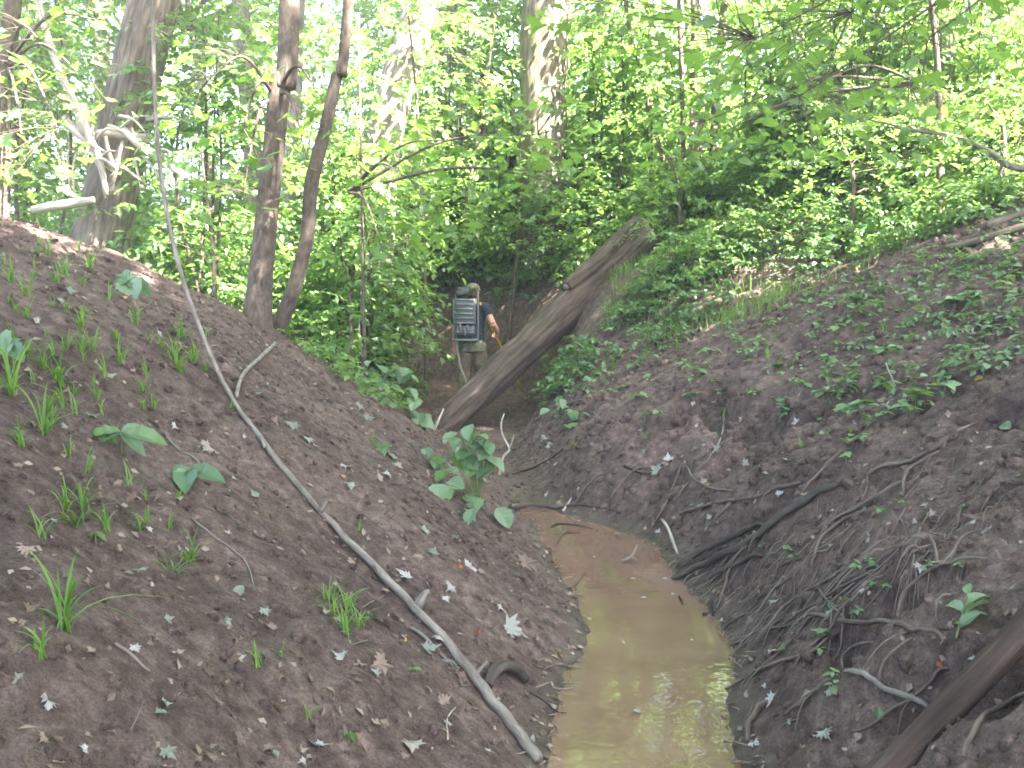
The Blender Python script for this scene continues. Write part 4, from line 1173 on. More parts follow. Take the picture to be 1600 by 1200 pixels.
# ------------------------------------------------------------ single leaves
def leaf_mesh(name, tmpl, mat, bend=0.0, twist=0.0, seed=0, sub=1):
    V, F = tmpl; V = V.copy()
    r_ = random.Random(seed)
    V[:, 2] += bend * (V[:, 1] - .4) ** 2 + twist * V[:, 0] * (V[:, 1] - .3)
    V[:, 2] += np.array([r_.uniform(-.015, .015) for _ in V])
    me = bpy.data.meshes.new(name); me.from_pydata([tuple(v) for v in V], [], [tuple(int(i) for i in f) for f in F]); me.update()
    me.materials.append(mat)
    return me
LM = {}
def leaf_set(key, tmpl, mat, n=4, amp=.5):
    LM[key] = [leaf_mesh(key, tmpl, mat, random.uniform(-amp, amp), random.uniform(-amp, amp), 40 + i) for i in range(n)]
leaf_set('pale', SILVER, M['leaf_pale'], 8, 1.1); leaf_set('brown', SILVER, M['leaf_brown'], 8, 1.5); leaf_set('warm', BROAD, M['leaf_warm'], 3, .5)
leaf_set('palm', MAPLE, M['leaf_each'], 5, .35); leaf_set('oval', BROAD, M['leaf_each'], 4, .35); leaf_set('broad', BROAD, M['leaf_broad_each'], 5, .35)
leaf_set('paleoval', BROAD, M['leaf_pale'], 4, .6)
def leaf_at(key, pos, R3, size, parent=None, name="leaf", wide=1.0):
    o = bpy.data.objects.new(name, random.choice(LM[key])); COL.objects.link(o)
    Mx = Matrix(((R3 * size) * np.array([wide, 1, 1])[None, :]).tolist()).to_4x4()
    p = np.array(pos, float)
    if parent is not None:
        o.parent = parent; p = p - np.array(parent.location)
    Mx.translation = Vector(p.tolist())
    o.matrix_basis = Mx
    return o
def ground_leaf(px, py, size_px, key, label, group=None, name="fallen_leaf", jit=.3, lift=.010, cat="leaf"):
    p = ground(px, py); s = size_px / FPX * p[1] * .85
    R3 = lying(p[None, :], RNG, jit)[0]
    o = leaf_at(key, p + R3[:, 2] * (lift + .06 * s) - R3[:, 1] * s * .4, R3, s, None, name)
    return tag(o, label + (' ' + near(px, py) if group else ''), cat, group)
PG, BG_, RG = "pale fallen leaves on the left bank", "brown fallen leaves on the banks", "pale fallen leaves on the right bank"
PL, BL, RL = "pale grey-green fallen maple leaf", "curled brown fallen leaf", "pale fallen leaf"
UNIQ = {(640, 1170): "large pale maple leaf at the bottom edge left of the vine's lower end", (495, 1175): "pale jagged leaf pair nearest the bottom edge", (68, 1100): "folded pale leaf standing up in the bottom left corner",
        (800, 990): "large pale maple leaf lying flat near the left edge of the pool", (375, 925): "small whitish oval leaf at the end of the wiry twig", (410, 622): "pale maple leaf right of the side root"}
for (px, py, s) in [(410, 622, 32), (320, 705, 30), (455, 668, 27), (145, 657, 26), (345, 985, 25), (540, 735, 24), (610, 715, 27), (575, 655, 20), (620, 730, 22), (590, 750, 22), (68, 1100, 46), (260, 1185, 36),
                    (495, 1175, 48), (640, 1170, 52), (588, 1138, 32), (670, 1020, 36), (705, 1045, 46), (800, 990, 55), (630, 905, 36), (735, 888, 32), (700, 920, 25), (675, 870, 25), (815, 906, 24), (90, 472, 24), (110, 458, 20),
                    (245, 522, 22), (585, 970, 30), (640, 700, 24), (545, 620, 20), (560, 640, 18), (350, 975, 25), (410, 1030, 26), (530, 1030, 30), (215, 900, 36), (685, 1000, 28), (545, 765, 22), (660, 830, 24), (605, 745, 24), (395, 780, 22),
                    (480, 690, 22), (700, 760, 20), (740, 800, 20)]:
    ground_leaf(px, py, s, 'pale', UNIQ.get((px, py), PL), PG if (px, py) not in UNIQ else None, jit=.4)
ground_leaf(375, 925, 30, 'paleoval', UNIQ[(375, 925)])
for (px, py, s) in [(590, 1040, 42), (760, 1045, 34), (820, 885, 40), (50, 960, 30), (145, 1030, 30), (370, 1160, 28), (255, 860, 36), (40, 865, 32), (720, 1062, 30), (690, 1100, 30), (330, 1060, 26), (560, 1170, 36), (110, 700, 22), (420, 1180, 30),
                    (200, 780, 26), (500, 1120, 26), (760, 960, 26)]:
    ground_leaf(px, py, s, 'brown', BL, BG_, jit=.5)
for (px, py, s, lab) in [(716, 887, 16, "small yellow leaf right of the vine on the left bank"), (745, 994, 14, "tiny yellow leaf beside the pale maple leaf near the pool"), (628, 1003, 18, "yellow-brown leaf just left of the vine"), (872, 1028, 18, "red leaf on the mud at the pool's left edge"),
                         (193, 468, 18, "rust red leaf under the leafy plant near the crest"), (535, 750, 16, "orange leaf beside pale ones halfway up the left bank"), (1530, 594, 20, "yellow leaf on the right bank near the right edge"), (1108, 760, 14, "orange leaf above the sickle shaped root"),
                         (1470, 1042, 16, "red-brown leaf below the leafy sprig")]:
    ground_leaf(px, py, s, 'warm', lab)
rng = np.random.default_rng(91)
for px, py in scatter_px(50, LEFT_POLY, rng):
    ground_leaf(px, py, rng.uniform(12, 24) * (.6 + .6 * (py - 350) / 850), 'pale', PL, PG, jit=.4)
for px, py in scatter_px(120, LEFT_POLY, rng):
    ground_leaf(px, py, rng.uniform(10, 24) * (.6 + .6 * (py - 350) / 850), 'brown', BL, BG_, jit=.6)
for (px, py, s) in [(1545, 833, 24), (1360, 843, 20), (1580, 937, 22), (1045, 718, 20), (1025, 748, 24), (1165, 727, 20), (1230, 726, 20), (1300, 1090, 22), (1290, 1165, 30), (1205, 1102, 32), (1435, 910, 24), (1210, 1025, 26), (1180, 1170, 28), (860, 700, 18), (850, 690, 18), (1080, 795, 16)]:
    ground_leaf(px, py, s, 'pale', RL, RG, jit=.4)
for px, py in scatter_px(60, RIGHT_POLY, rng):
    ground_leaf(px, py, rng.uniform(10, 20) * (.7 + .4 * (py - 400) / 800), 'pale', RL, RG, jit=.4)
for px, py in scatter_px(40, RIGHT_POLY, rng):
    ground_leaf(px, py, rng.uniform(12, 24) * (.6 + .6 * (py - 350) / 850), 'brown', BL, BG_, jit=.6)
for (px, py, s, lab) in [(1575, 672, 34, "round pale green leaf at the right edge below the seedlings"), (1500, 574, 26, "dark heart shaped leaf beside the yellow leaf"), (1370, 1127, 28, "small pale green leaf above the corner log"), (1222, 1020, 34, "slim pale green leaf standing by the pool's right edge"), (1480, 600, 22, "green leaf left of the heart shaped one")]:
    ground_leaf(px, py, s, 'broad', lab, name="green_leaf", jit=.35)
rng = np.random.default_rng(93)
for k, (px, py) in enumerate([(985, 905), (1010, 935), (930, 870), (1035, 905), (1080, 1000), (960, 835), (1050, 930), (990, 1110), (905, 815)]):
    d_ = ray(px, py); t_ = -CAM_H / d_[2]; p = np.array([0, 0, CAM_H]) + d_ * t_; p[2] = .004
    R3 = frames(np.array([rng.uniform(0, 6.28)]), np.array([0.0]), np.array([0.0]))[0]
    tag(leaf_at('paleoval', p, R3, .035 * rng.uniform(.7, 1.3), None, "floating_leaf"), "small pale leaf floating on the muddy pool", "leaf", "leaves floating on the pool")
# ------------------------------------------------------------ plants of the banks
def stem_to(mb, a, b, r=.003, sag=.0):
    a, b = np.array(a), np.array(b)
    mb.tube([a, (a + b) / 2 + np.array([0, 0, sag]), b], [r, r * .8, r * .5], 5, 6, cap=False)

def broad_plant(name, px, py, leaves, label, h=.10, key='broad', cat="plant"):
    """leaves: (tip px, tip py, width factor); every leaf springs from the top of a short stem"""
    g = ground(px, py); root = empty(name, g); tag(root, label, cat)
    top = g + np.array([0, 0, h])
    mb = MB(); stem_to(mb, g - np.array([0, 0, .03]), top, .005)
    mb.build("stem", M['stem'], root)
    for (tx, ty, w, dz) in leaves:
        tip = at(tx, ty, g[1] + dz)
        d = tip - top; L = np.linalg.norm(d); y = d / L
        x = np.cross(y, np.array([0, -.75, 1.0])); x /= np.linalg.norm(x); z = np.cross(x, y)
        leaf_at(key, top, np.stack([x, y, z], -1), L, root, "leaf", w)
    return root
broad_plant("broad_leaved_plant", 190, 712, [(128, 683, .55, -.02), (262, 692, .55, -.02), (226, 662, .6, .06), (140, 704, .6, -.03), (228, 712, .5, -.05)], "low plant with long broad grey-green leaves in the middle of the left bank", .09)
broad_plant("broad_leaved_plant", 293, 752, [(262, 735, .8, .0), (302, 729, .9, .1), (352, 752, .7, -.05), (288, 764, .9, -.15), (270, 748, .7, -.08)], "smaller low plant with grey-green leaves right of the long-leaved one", .05)
broad_plant("crest_plant", 200, 462, [(186, 422, .9, .1), (222, 428, .8, .1), (188, 445, 1, -.1), (205, 470, 1, -.2), (236, 462, .7, -.1), (170, 455, .8, 0)], "leafy little plant near the crest left of the vine", .10)
broad_plant("light_plant", 12, 590, [(-14, 520, 1, .1), (38, 525, .9, .1), (34, 560, .8, -.1), (5, 552, .9, -.1), (-30, 560, .9, 0)], "bright light green plant cut by the left edge", .12)
broad_plant("small_seedling", 150, 860, [(137, 848, .6, .02), (168, 846, .6, .02), (158, 840, .6, .05)], "small pale seedling on the lower left bank", .04)
broad_plant("small_seedling", 595, 705, [(580, 690, 1, 0), (612, 695, 1, 0), (598, 715, 1, -.1)], "tiny green seedling right of the vine's upper part", .03, 'oval')
broad_plant("small_seedling", 645, 1055, [(632, 1048, .7, 0), (660, 1047, .7, 0)], "two-leaved green seedling near the vine's lower part", .02, 'oval')
broad_plant("small_seedling", 545, 1172, [(528, 1160, .6, 0), (560, 1160, .6, 0), (544, 1152, .6, .05)], "dark green seedling at the bottom edge", .03, 'oval')

# leafy weeds fringing the lower left bank near the log
def weed(px0, py0, spots, size, label, key='broad', name="leafy_weed", hmin=.05, hmax=.22):
    g = ground(px0, py0); root = empty(name, g); tag(root, label, "plant")
    mb = MB()
    spots = list(spots) + [(a_ + RNG.normal(0, 13), b_ + RNG.normal(0, 11)) for a_, b_ in spots]
    for (px, py) in spots:
        q = ground(px, py + 10, 0)
        if abs(q[1] - g[1]) > 1.0: q = at(px, py, g[1])
        q = q + np.array([0, 0, RNG.uniform(hmin, hmax)])
        stem_to(mb, g, q, .003, .04)
        yaw = -1.57 + RNG.normal(0, 1.0)
        R3 = frames(np.array([yaw]), np.array([RNG.uniform(-.85, -.15)]), np.array([RNG.normal(0, .35)]))[0]
        leaf_at(key, q, R3, size * RNG.uniform(.75, 1.25), root, "leaf", 1.25)
    mb.build("stems", M['stem'], root)
    return root
weed(748, 790, [(735, 683), (705, 690), (722, 705), (745, 708), (765, 703), (700, 722), (722, 722), (748, 722), (668, 715), (690, 735), (735, 738), (762, 735), (775, 742), (700, 752), (718, 765), (745, 762), (690, 765), (735, 785), (752, 800), (725, 800), (740, 815)],
     .14, "bushy broad-leaved weed spilling down the left bank at the bend", hmin=.03, hmax=.13)
weed(640, 655, [(620, 590), (600, 600), (640, 612), (610, 625), (590, 615), (650, 635), (625, 645), (575, 600), (665, 655), (640, 660), (655, 675), (585, 585)], .17, "leafy weed on the crest left of the log's foot")
weed(560, 590, [(540, 540), (560, 530), (580, 540), (545, 560), (570, 565), (590, 555), (600, 570), (525, 555), (610, 545), (555, 585), (535, 500), (570, 505), (500, 530)], .17, "leafy weed on the crest left of the sunlit soil strip")
weed(600, 540, [(590, 500), (615, 510), (575, 520), (625, 530), (560, 515), (605, 485)], .15, "pale leafy weed beyond the crest under the sunlit trunk")
weed(850, 600, [(845, 575), (862, 590), (838, 590), (855, 610), (870, 575)], .16, "leafy weed on the right side below the leaning log", 'oval')
weed(880, 650, [(870, 630), (895, 640), (860, 645), (905, 655), (885, 660), (915, 645)], .16, "low weed on the right bank across from the log's foot", 'broad', hmax=.1)
weed(775, 500, [(770, 475), (790, 470), (810, 480), (755, 490), (800, 495), (830, 490), (780, 495), (745, 505), (820, 500)], .15, "leafy sprig hanging in front of the worker's elbow", 'broad', "hanging_weed", .25, .75)

# grass tufts
def tuft_mesh(nb, L, w, seed, spread=.9):
    rng = np.random.default_rng(seed); mb = MB()
    for b in range(nb):
        an = rng.uniform(0, 6.28); lean_ = rng.uniform(.25, 1.0) * spread; ln = L * rng.uniform(.55, 1.15); ww = w * rng.uniform(.7, 1.2)
        t = np.linspace(0, 1, 7)
        hx = ln * (lean_ * (.35 * t + .65 * t ** 2)); hz = ln * (t * (1.0 - .2 * lean_) - .62 * lean_ * t ** 2.4)
        c = np.stack([np.cos(an) * hx, np.sin(an) * hx, hz], -1) + np.array([rng.normal(0, .012), rng.normal(0, .012), -.01])
        wd = ww * np.array([.6, .9, 1, .95, .8, .5, .03])
        s = np.array([-np.sin(an), np.cos(an), 0])
        V = np.concatenate([c - s * wd[:, None] / 2, c + s * wd[:, None] / 2 , ])
        i = np.arange(6); F = np.stack([i, i + 1, i + 8, i + 7], -1)
        mb.add(V, F)
    return mb.mesh("grass_tuft", M['grass'])
TM = [tuft_mesh(12, .24, .0085, 501, 1.1), tuft_mesh(8, .17, .0065, 502, .95), tuft_mesh(15, .19, .006, 503, .9), tuft_mesh(15, .36, .011, 504, 1.2)]
def tuft(px, py, k, s, label, group=None):
    p = ground(px, py); o = bpy.data.objects.new("grass_tuft", TM[k]); COL.objects.link(o)
    o.location = p; o.scale = (s, s, s); o.rotation_euler = (0, 0, random.uniform(0, 6.28))
    return tag(o, label + (' ' + near(px, py) if group else ''), "grass", group)
tuft(100, 985, 3, .80, "largest grass tuft with long arching blades low on the left bank"); tuft(62, 1040, 0, .7, "grass tuft with drooping blades in the lower left corner")
tuft(122, 830, 0, .9, "dark grass tuft below the broad-leaved plant"); tuft(300, 880, 0, .8, "grass tuft above the wiry twig"); tuft(405, 1050, 1, .9, "small bright grass tuft on the bare lower left bank")
tuft(68, 680, 3, .8, "tall grass tuft left of the broad-leaved plant")
GT = "grass tufts on the left bank"
for (px, py, k, s) in [(95, 600, 0, 1), (130, 555, 2, .9), (165, 590, 1, 1), (190, 570, 2, 1), (40, 560, 0, 1.1), (20, 620, 3, .9), (100, 640, 1, 1), (270, 555, 2, .9), (300, 565, 2, .9), (250, 545, 1, .9), (285, 530, 1, .9), (320, 580, 1, .8), (75, 400, 2, 1),
                       (140, 420, 2, 1.1), (125, 395, 1, 1), (100, 430, 2, .9), (210, 505, 2, .9), (170, 470, 1, 1), (60, 380, 1, .9), (540, 965, 1, 1.1), (560, 985, 1, .9), (510, 940, 2, .6), (280, 780, 1, .7), (30, 700, 0, .7), (225, 640, 1, .8), (160, 650, 1, .9),
                       (360, 640, 1, .6), (480, 780, 1, .7), (170, 830, 1, .8), (200, 760, 1, .8), (580, 690, 1, .7), (60, 840, 1, .8), (270, 900, 0, .6), (480, 1130, 1, .5), (440, 1030, 1, .5), (560, 830, 1, .6), (15, 440, 2, .9), (45, 500, 1, .9), (130, 500, 1, .8), (230, 590, 1, .8)]:
    tuft(px, py, k, s, "small grass tuft", GT)
rng = np.random.default_rng(23)
for (cx_, cy_, n_, sx_, sy_) in [(110, 590, 26, 70, 45), (130, 410, 16, 50, 22), (280, 555, 16, 30, 20), (545, 970, 7, 22, 14), (190, 800, 8, 60, 30), (60, 480, 10, 40, 30)]:
    for q in range(n_):
        px, py = rng.normal(cx_, sx_), rng.normal(cy_, sy_)
        if px > -20 and py > 365 + .5 * max(px, 0): tuft(px, py, rng.integers(1, 3), rng.uniform(.4, .95), "small grass tuft", GT)
for (px, py, k, s) in [(1130, 655, 1, .9), (1170, 620, 2, .7), (1330, 680, 1, .8), (890, 590, 2, 1.1), (960, 575, 2, 1.2), (1010, 560, 2, 1.1), (930, 560, 2, 1.1), (1250, 700, 1, .7), (1010, 690, 1, .8), (800, 690, 1, 1), (900, 700, 1, .8), (1060, 545, 2, 1.1), (845, 640, 2, .9), (1380, 520, 2, .8), (1200, 560, 2, .9)]:
    tuft(px, py, k, s, "small grass tuft", "grass tufts on the right bank")

def meadow(name, label, P, L, w, seed):
    rng = np.random.default_rng(seed); n = len(P)
    an = rng.uniform(0, 6.28, n); ln = L * rng.uniform(.5, 1.2, n); le = rng.uniform(.1, .8, n)
    t = np.array([0, .4, .75, 1.0]); wd = np.array([.8, 1, .6, .05]) * w
    hx = ln[:, None] * le[:, None] * t ** 2; hz = ln[:, None] * (t - .4 * le[:, None] * t ** 2)
    C = P[:, None, :] + np.stack([np.cos(an)[:, None] * hx, np.sin(an)[:, None] * hx, hz - .01], -1)
    s = np.stack([-np.sin(an), np.cos(an), 0 * an], -1)[:, None, :] * wd[None, :, None] / 2
    V = np.concatenate([C - s, C + s], 1).reshape(-1, 3)
    i = np.array([[0, 1, 5, 4], [1, 2, 6, 5], [2, 3, 7, 6]])
    mb = MB(); mb.add(V, (i[None] + (np.arange(n) * 8)[:, None, None]).reshape(-1, 4))
    return tag(mb.build(name, M['grass']), label, None, None, 'stuff')
rng = np.random.default_rng(71)
P = field(.5, 6.5, 10.5, 18, 16000, rng, lambda x, y, z, ur, ul: (ur > 1.0 + np.maximum(0, 13 - y) * .6) & (ur < 3.6 + np.maximum(0, 13 - y) * .6) & (vnoise(x * 1.1, y * .9, 61) + rng.uniform(-.4, .4, len(x)) > .12))
meadow("slope_grass", "sunny grass on the green part of the right slope", P, .24, .011, 72)
P = field(-9, -1.2, 9.5, 19, 16000, rng, lambda x, y, z, ur, ul: (ur < -.6) & (y - np.interp(x, CR_X, CR_Y) > .9) & (x < -1.4 - .05 * y + .6) & (vnoise(x * 1.1, y * .9, 62) + rng.uniform(-.4, .4, len(x)) > -.1))
meadow("meadow_grass", "sunny grass on the wood floor behind the left bank", P, .30, .012, 73)

rng = np.random.default_rng(171)
def cover_px(name, label, poly, n, hmax, leaf, mat, nl=8):
    pts = np.array([ground(a, b_) for a, b_ in scatter_px(n, poly, rng)])
    keep = vnoise(pts[:, 0] * 1.6, pts[:, 1] * 1.6, 19) + rng.uniform(-.35, .35, n) > -.12
    pts = pts[keep]; k = len(pts); pts[:, 2] += rng.uniform(.03, hmax, k) * rng.uniform(.3, 1, k)
    mb = MB(); sprays(mb, pts, rng.uniform(0, 6.28, k), rng.uniform(-.2, .2, k), .20 * rng.uniform(.5, 1.3, k), nl, leaf, rng, OVAL)
    return tag(mb.build(name, M[mat], smooth=False), label, None, None, 'stuff')
cover_px("ground_cover", "leafy weeds covering the green strip of the right slope", [(835, 640), (880, 570), (960, 520), (1010, 450), (1080, 400), (1300, 300), (1600, 250), (1600, 345), (1450, 375), (1300, 425), (1130, 490), (1010, 570), (900, 620)], 2300, .45, .075, 'leaf_broad')
cover_px("ground_cover", "thin creeping weeds on the middle of the right bank", [(1080, 500), (1250, 430), (1600, 350), (1600, 560), (1450, 640), (1250, 620)], 650, .12, .06, 'leaf_broad', 5)
cover_px("ground_cover", "bright weeds along the crest of the left bank by the bent tree", [(440, 540), (480, 560), (600, 640), (640, 640), (600, 560), (520, 470), (450, 470)], 420, .30, .075, 'leaf', 8)

# seedlings scattered over the right bank
def seedling_mesh(seed, nl):
    rng = np.random.default_rng(seed); mb = MB()
    V = []; 
    top = np.array([0, 0, .07])
    mb.tube([(0, 0, -.01), (.004, 0, .04), top], [.002, .002, .0015], 3, 4, cap=False)
    st_m = mb
    pos = np.repeat(top[None], nl, 0) + rng.normal(0, .008, (nl, 3)); yaw = np.arange(nl) / nl * 6.28 + rng.uniform(-.4, .4, nl)
    leaves_into(mb, OVAL, pos, frames(yaw, rng.uniform(-.3, .25, nl), rng.normal(0, .25, nl)), rng.uniform(.06, .10, nl))
    return mb.mesh("seedling", M['leaf_broad'])
SM = [seedling_mesh(600 + i, n) for i, n in enumerate([4, 5, 3, 6, 4])]
rng = np.random.default_rng(81)
def seedlings(n, poly, label, group, smin=.6, smax=1.4):
    for px, py in scatter_px(n, poly, rng):
        p = ground(px, py); o = bpy.data.objects.new("seedling", SM[rng.integers(5)]); COL.objects.link(o)
        s = rng.uniform(smin, smax); o.location = p; o.scale = (s, s, s); o.rotation_euler = (rng.normal(0, .15), rng.normal(0, .15), rng.uniform(0, 6.28))
        tag(o, ('tiny' if s < .7 else 'larger' if s > 1.1 else 'small') + label + near(px, py), "seedling", group)
SDL = " green seedling "
seedlings(105, [(1290, 560), (1330, 470), (1450, 400), (1600, 385), (1600, 560), (1480, 620), (1400, 690), (1300, 650)], SDL, "seedlings on the right bank")
seedlings(45, [(1120, 470), (1290, 430), (1330, 600), (1400, 700), (1330, 760), (1250, 700), (1150, 620)], SDL, "seedlings on the right bank", .5, 1.2)
seedlings(24, [(900, 600), (1120, 520), (1130, 640), (1000, 720), (870, 680)], SDL, "seedlings on the right bank", .6, 1.4)
seedlings(22, [(1180, 860), (1500, 760), (1560, 900), (1300, 1100)], SDL, "seedlings on the right bank", .3, .6)

# leafy sprig lying on the right bank
g = ground(1498, 1000); sp = empty("leaf_sprig", g); tag(sp, "fallen sprig of pale ribbed leaflets lying on the right bank above the smooth log", "sprig")
a_, b_ = ground(1493, 1016, .03), ground(1516, 940, .05)
mb = MB(); stem_to(mb, a_, b_, .004); mb.build("stem", M['stem'], sp)
for (tx, ty, t0, w) in [(1512, 934, .8, 1.0), (1545, 946, .62, .8), (1542, 966, .42, .8), (1540, 975, .34, .7), (1530, 990, .2, .9), (1474, 980, .5, .7), (1490, 1014, .25, .8)]:
    s0 = a_ + (b_ - a_) * t0; tip = ground(tx, ty, .05); d = tip - s0; L = np.linalg.norm(d); y = d / L
    n_ = gnormal(s0[0], s0[1]) + np.array([-.2, -.3, 0]); x = np.cross(y, n_); x /= np.linalg.norm(x); z = np.cross(x, y)
    leaf_at('broad', s0, np.stack([x, y, z], -1), L, sp, "leaflet", w)

# ------------------------------------------------------------ boughs with leaves that can be told apart, close to the camera
def bough(root, start, ends, spots, size, key, rng, name="bough"):
    mb = MB(); lines = []
    for e in ends:
        mid = (start + e) / 2 + np.array([0, 0, .25])
        mb.tube([start, mid, e], [.022, .014, .004], 6, 18, .15, 3); lines.append(spline([start, mid, e], 40))
    al = np.vstack(lines)
    for q in spots:
        i = np.argmin(((al - q) ** 2).sum(1)); stem_to(mb, al[i], q, .003, .03)
        R3 = frames(np.array([rng.uniform(0, 6.28)]), np.array([rng.uniform(-.7, .0)]), np.array([rng.normal(0, .4)]))[0]
        leaf_at(key, q, R3, size * rng.uniform(.7, 1.25), root, "leaf")
    mb.build(name, M['bark_young'], root)
rng = np.random.default_rng(131)
def spots_in(poly, n, y0, y1):
    out = []
    for px, py in scatter_px(n, poly, rng):
        out.append(at(px, py, rng.uniform(y0, y1)))
    return out
tx, ty = 5.2, 6.4
mt = tree_from("maple_tree", [(tx, ty, H(tx, ty)), (tx - .1, ty, H(tx, ty) + 2.0)], [.12, .10, .07], M['bark_young'], "maple whose leafy boughs reach in at the top right corner", sides=14, m=30, top=(tx - .4, ty + .2, 9.5), crown=[(0, -.6, .4, .62)], seed=7)
bough(mt, np.array([tx - .15, ty, 4.6]), [at(1180, 60, 6.6), at(1330, 20, 6.0), at(980, -10, 7.4), at(1450, 60, 6.2), at(1250, 150, 6.8)],
      spots_in([(700, -40), (1600, -40), (1600, 120), (1450, 140), (1330, 190), (1180, 170), (1040, 130), (860, 40)], 260, 5.6, 8.2), .125, 'palm', rng)
mt2 = tree_from("beech_sapling", [(4.9, 11.6, H(4.9, 11.6)), (4.8, 11.6, H(4.9, 11.6) + 1.8)], [.05, .04, .02], M['bark_young'], "sapling with layered leaves standing on the upper right slope", "sapling", sides=10, m=20, top=(4.4, 11.4, 6.4), seed=3)
bough(mt2, np.array([4.6, 11.5, 4.2]), [at(1100, 190, 10.6), at(1250, 150, 10.4), at(1420, 130, 10.8), at(1050, 250, 10.9)], spots_in([(1000, 150), (1450, 110), (1560, 200), (1480, 260), (1180, 250), (1030, 290)], 200, 9.8, 11.6), .17, 'oval', rng)
# a leafy young maple behind the bent tree reaches across the middle
mt3 = tree_from("young_maple", [(-1.75, 11.9, H(-1.75, 11.9)), (-1.75, 11.9, H(-1.75, 11.9) + 1.2)], [.03, .025, .012], M['bark_young'], "young maple with spreading leaves right of the bent tree", "sapling", sides=8, m=20, top=at(560, 20, 12), seed=4)
bough(mt3, at(545, 300, 12), [at(640, 280, 11.6), at(720, 220, 11.5), at(840, 210, 11.8), at(900, 290, 11.9), at(600, 400, 11.7)],
      spots_in([(560, 230), (700, 140), (880, 130), (960, 250), (900, 340), (740, 360), (640, 420), (540, 400)], 200, 10.8, 12.8), .19, 'palm', rng)
sl = [o for o in COL.objects if o.name == "slim_tree"][0]
bough(sl, at(430, 150, 9.0), [at(330, 120, 8.6), at(380, 200, 8.5), at(500, 150, 8.5), at(380, 300, 8.7), at(480, 250, 8.6)],
      spots_in([(250, 60), (400, 40), (520, 60), (540, 200), (440, 340), (300, 340), (250, 200)], 150, 8.3, 10.0), .13, 'palm', rng)
ed = [o for o in COL.objects if o.name == "edge_tree"][0]
bough(ed, at(10, 100, 10.5), [at(60, 60, 9.5), at(130, 120, 9.6), at(90, 200, 9.4), at(40, 260, 9.8), at(150, 30, 9.8)],
      spots_in([(-30, -30), (170, -30), (170, 150), (130, 280), (30, 310), (-30, 300)], 190, 9.0, 11.2), .15, 'palm', rng)

# low leafy saplings just beyond the crest and on the rim, their flat sprays cross the trunks
def spray_tree(px, py, Y, poly, n, leaf, label, y0, y1, seed, mat='leaf'):
    g = at(px, py, Y); g[2] = H(g[0], g[1])
    root = empty("leafy_sapling", g); tag(root, label, "sapling")
    r_ = np.random.default_rng(seed)
    pts = np.array([at(a, b_, r_.uniform(y0, y1)) for a, b_ in scatter_px(n, poly, r_)])
    pts[:, 2] = np.maximum(pts[:, 2], [H(p[0], p[1]) + .1 for p in pts])
    fb = MB(); sprays(fb, pts, r_.uniform(0, 6.28, n), r_.uniform(-.05, .3, n), .5 * r_.uniform(.6, 1.3, n), 12, leaf, r_, KITE if leaf < .11 else OVAL)
    sb = MB(); top = pts[np.argmax(pts[:, 2])]
    main = spline([g - np.array([0, 0, .1]), (g + top) / 2 + np.array([.1, 0, .2]), top], 40); sb.tube(main, [.035, .025, .008], 7)
    for p in pts[::6]:
        k = np.argmin(((main - p) ** 2).sum(1) + 2 * np.maximum(main[:, 2] - p[2], 0)); stem_to(sb, main[k], p, .006, .08)
    sb.build("stems", M['bark_young'], root)
    o = fb.build("foliage", M[mat], root, smooth=False); o['kind'] = 'stuff'
for args in [
    (325, 440, 11.2, [(240, 250), (330, 200), (420, 260), (430, 400), (390, 455), (300, 420), (230, 380)], 40, .095, "leafy sapling close behind the crest left of the slim trees", 10.6, 12.4, 701),
    (540, 560, 12.4, [(450, 400), (520, 340), (600, 400), (620, 520), (560, 560), (470, 560)], 45, .085, "leafy sapling close behind the crest right of the bent tree", 11.9, 13.6, 703),
    (600, 430, 15.0, [(540, 250), (660, 200), (700, 330), (640, 420), (540, 420)], 95, .12, "leafy sapling in front of the sunlit trunk", 14.0, 15.6, 704),
    (790, 420, 16.2, [(690, 250), (800, 200), (930, 240), (960, 350), (880, 400), (720, 400)], 130, .12, "leafy sapling in front of the straight trunk", 15.4, 16.9, 705),
    (1060, 420, 14.8, [(960, 260), (1080, 220), (1180, 280), (1170, 370), (1060, 400), (970, 350)], 80, .10, "leafy sapling over the leaning log's top end", 13.4, 15.4, 706),
    (1330, 380, 12.4, [(1200, 230), (1320, 210), (1450, 250), (1480, 330), (1380, 370), (1230, 350)], 80, .09, "leafy sapling in front of the orange stump", 11.8, 13.2, 707),
    (1560, 330, 10.8, [(1440, 180), (1560, 150), (1640, 200), (1640, 320), (1540, 340), (1450, 320)], 80, .09, "leafy sapling under the dead bough at the right edge", 10.2, 11.4, 708),
    (300, 330, 13.4, [(230, 30), (330, -20), (430, 40), (420, 200), (300, 230), (230, 160)], 90, .12, "tall leafy sapling between the leaning tree and the slim trees", 12.4, 14.4, 709),
    (665, 330, 15.3, [(590, -120), (730, -120), (750, 100), (650, 200), (600, 80)], 60, .13, "tall leafy sapling leaning over the sunlit trunk", 14.4, 15.9, 713),  # added on the sun side to break up light on the pale trunk
    (700, 330, 17.6, [(640, 20), (800, -20), (830, 100), (780, 220), (660, 220)], 90, .13, "tall leafy sapling between the sunlit and the straight trunk", 16.6, 18.4, 710),
    (960, 300, 17.0, [(880, 40), (1000, 0), (1090, 60), (1080, 220), (960, 240), (880, 180)], 90, .13, "tall leafy sapling right of the straight trunk", 15.6, 17.6, 711),
    (500, 330, 14.6, [(460, 60), (560, 10), (600, 100), (570, 250), (480, 260)], 70, .12, "tall leafy sapling between the bent tree and the sunlit trunk", 13.6, 15.2, 712)]:
    spray_tree(*args)

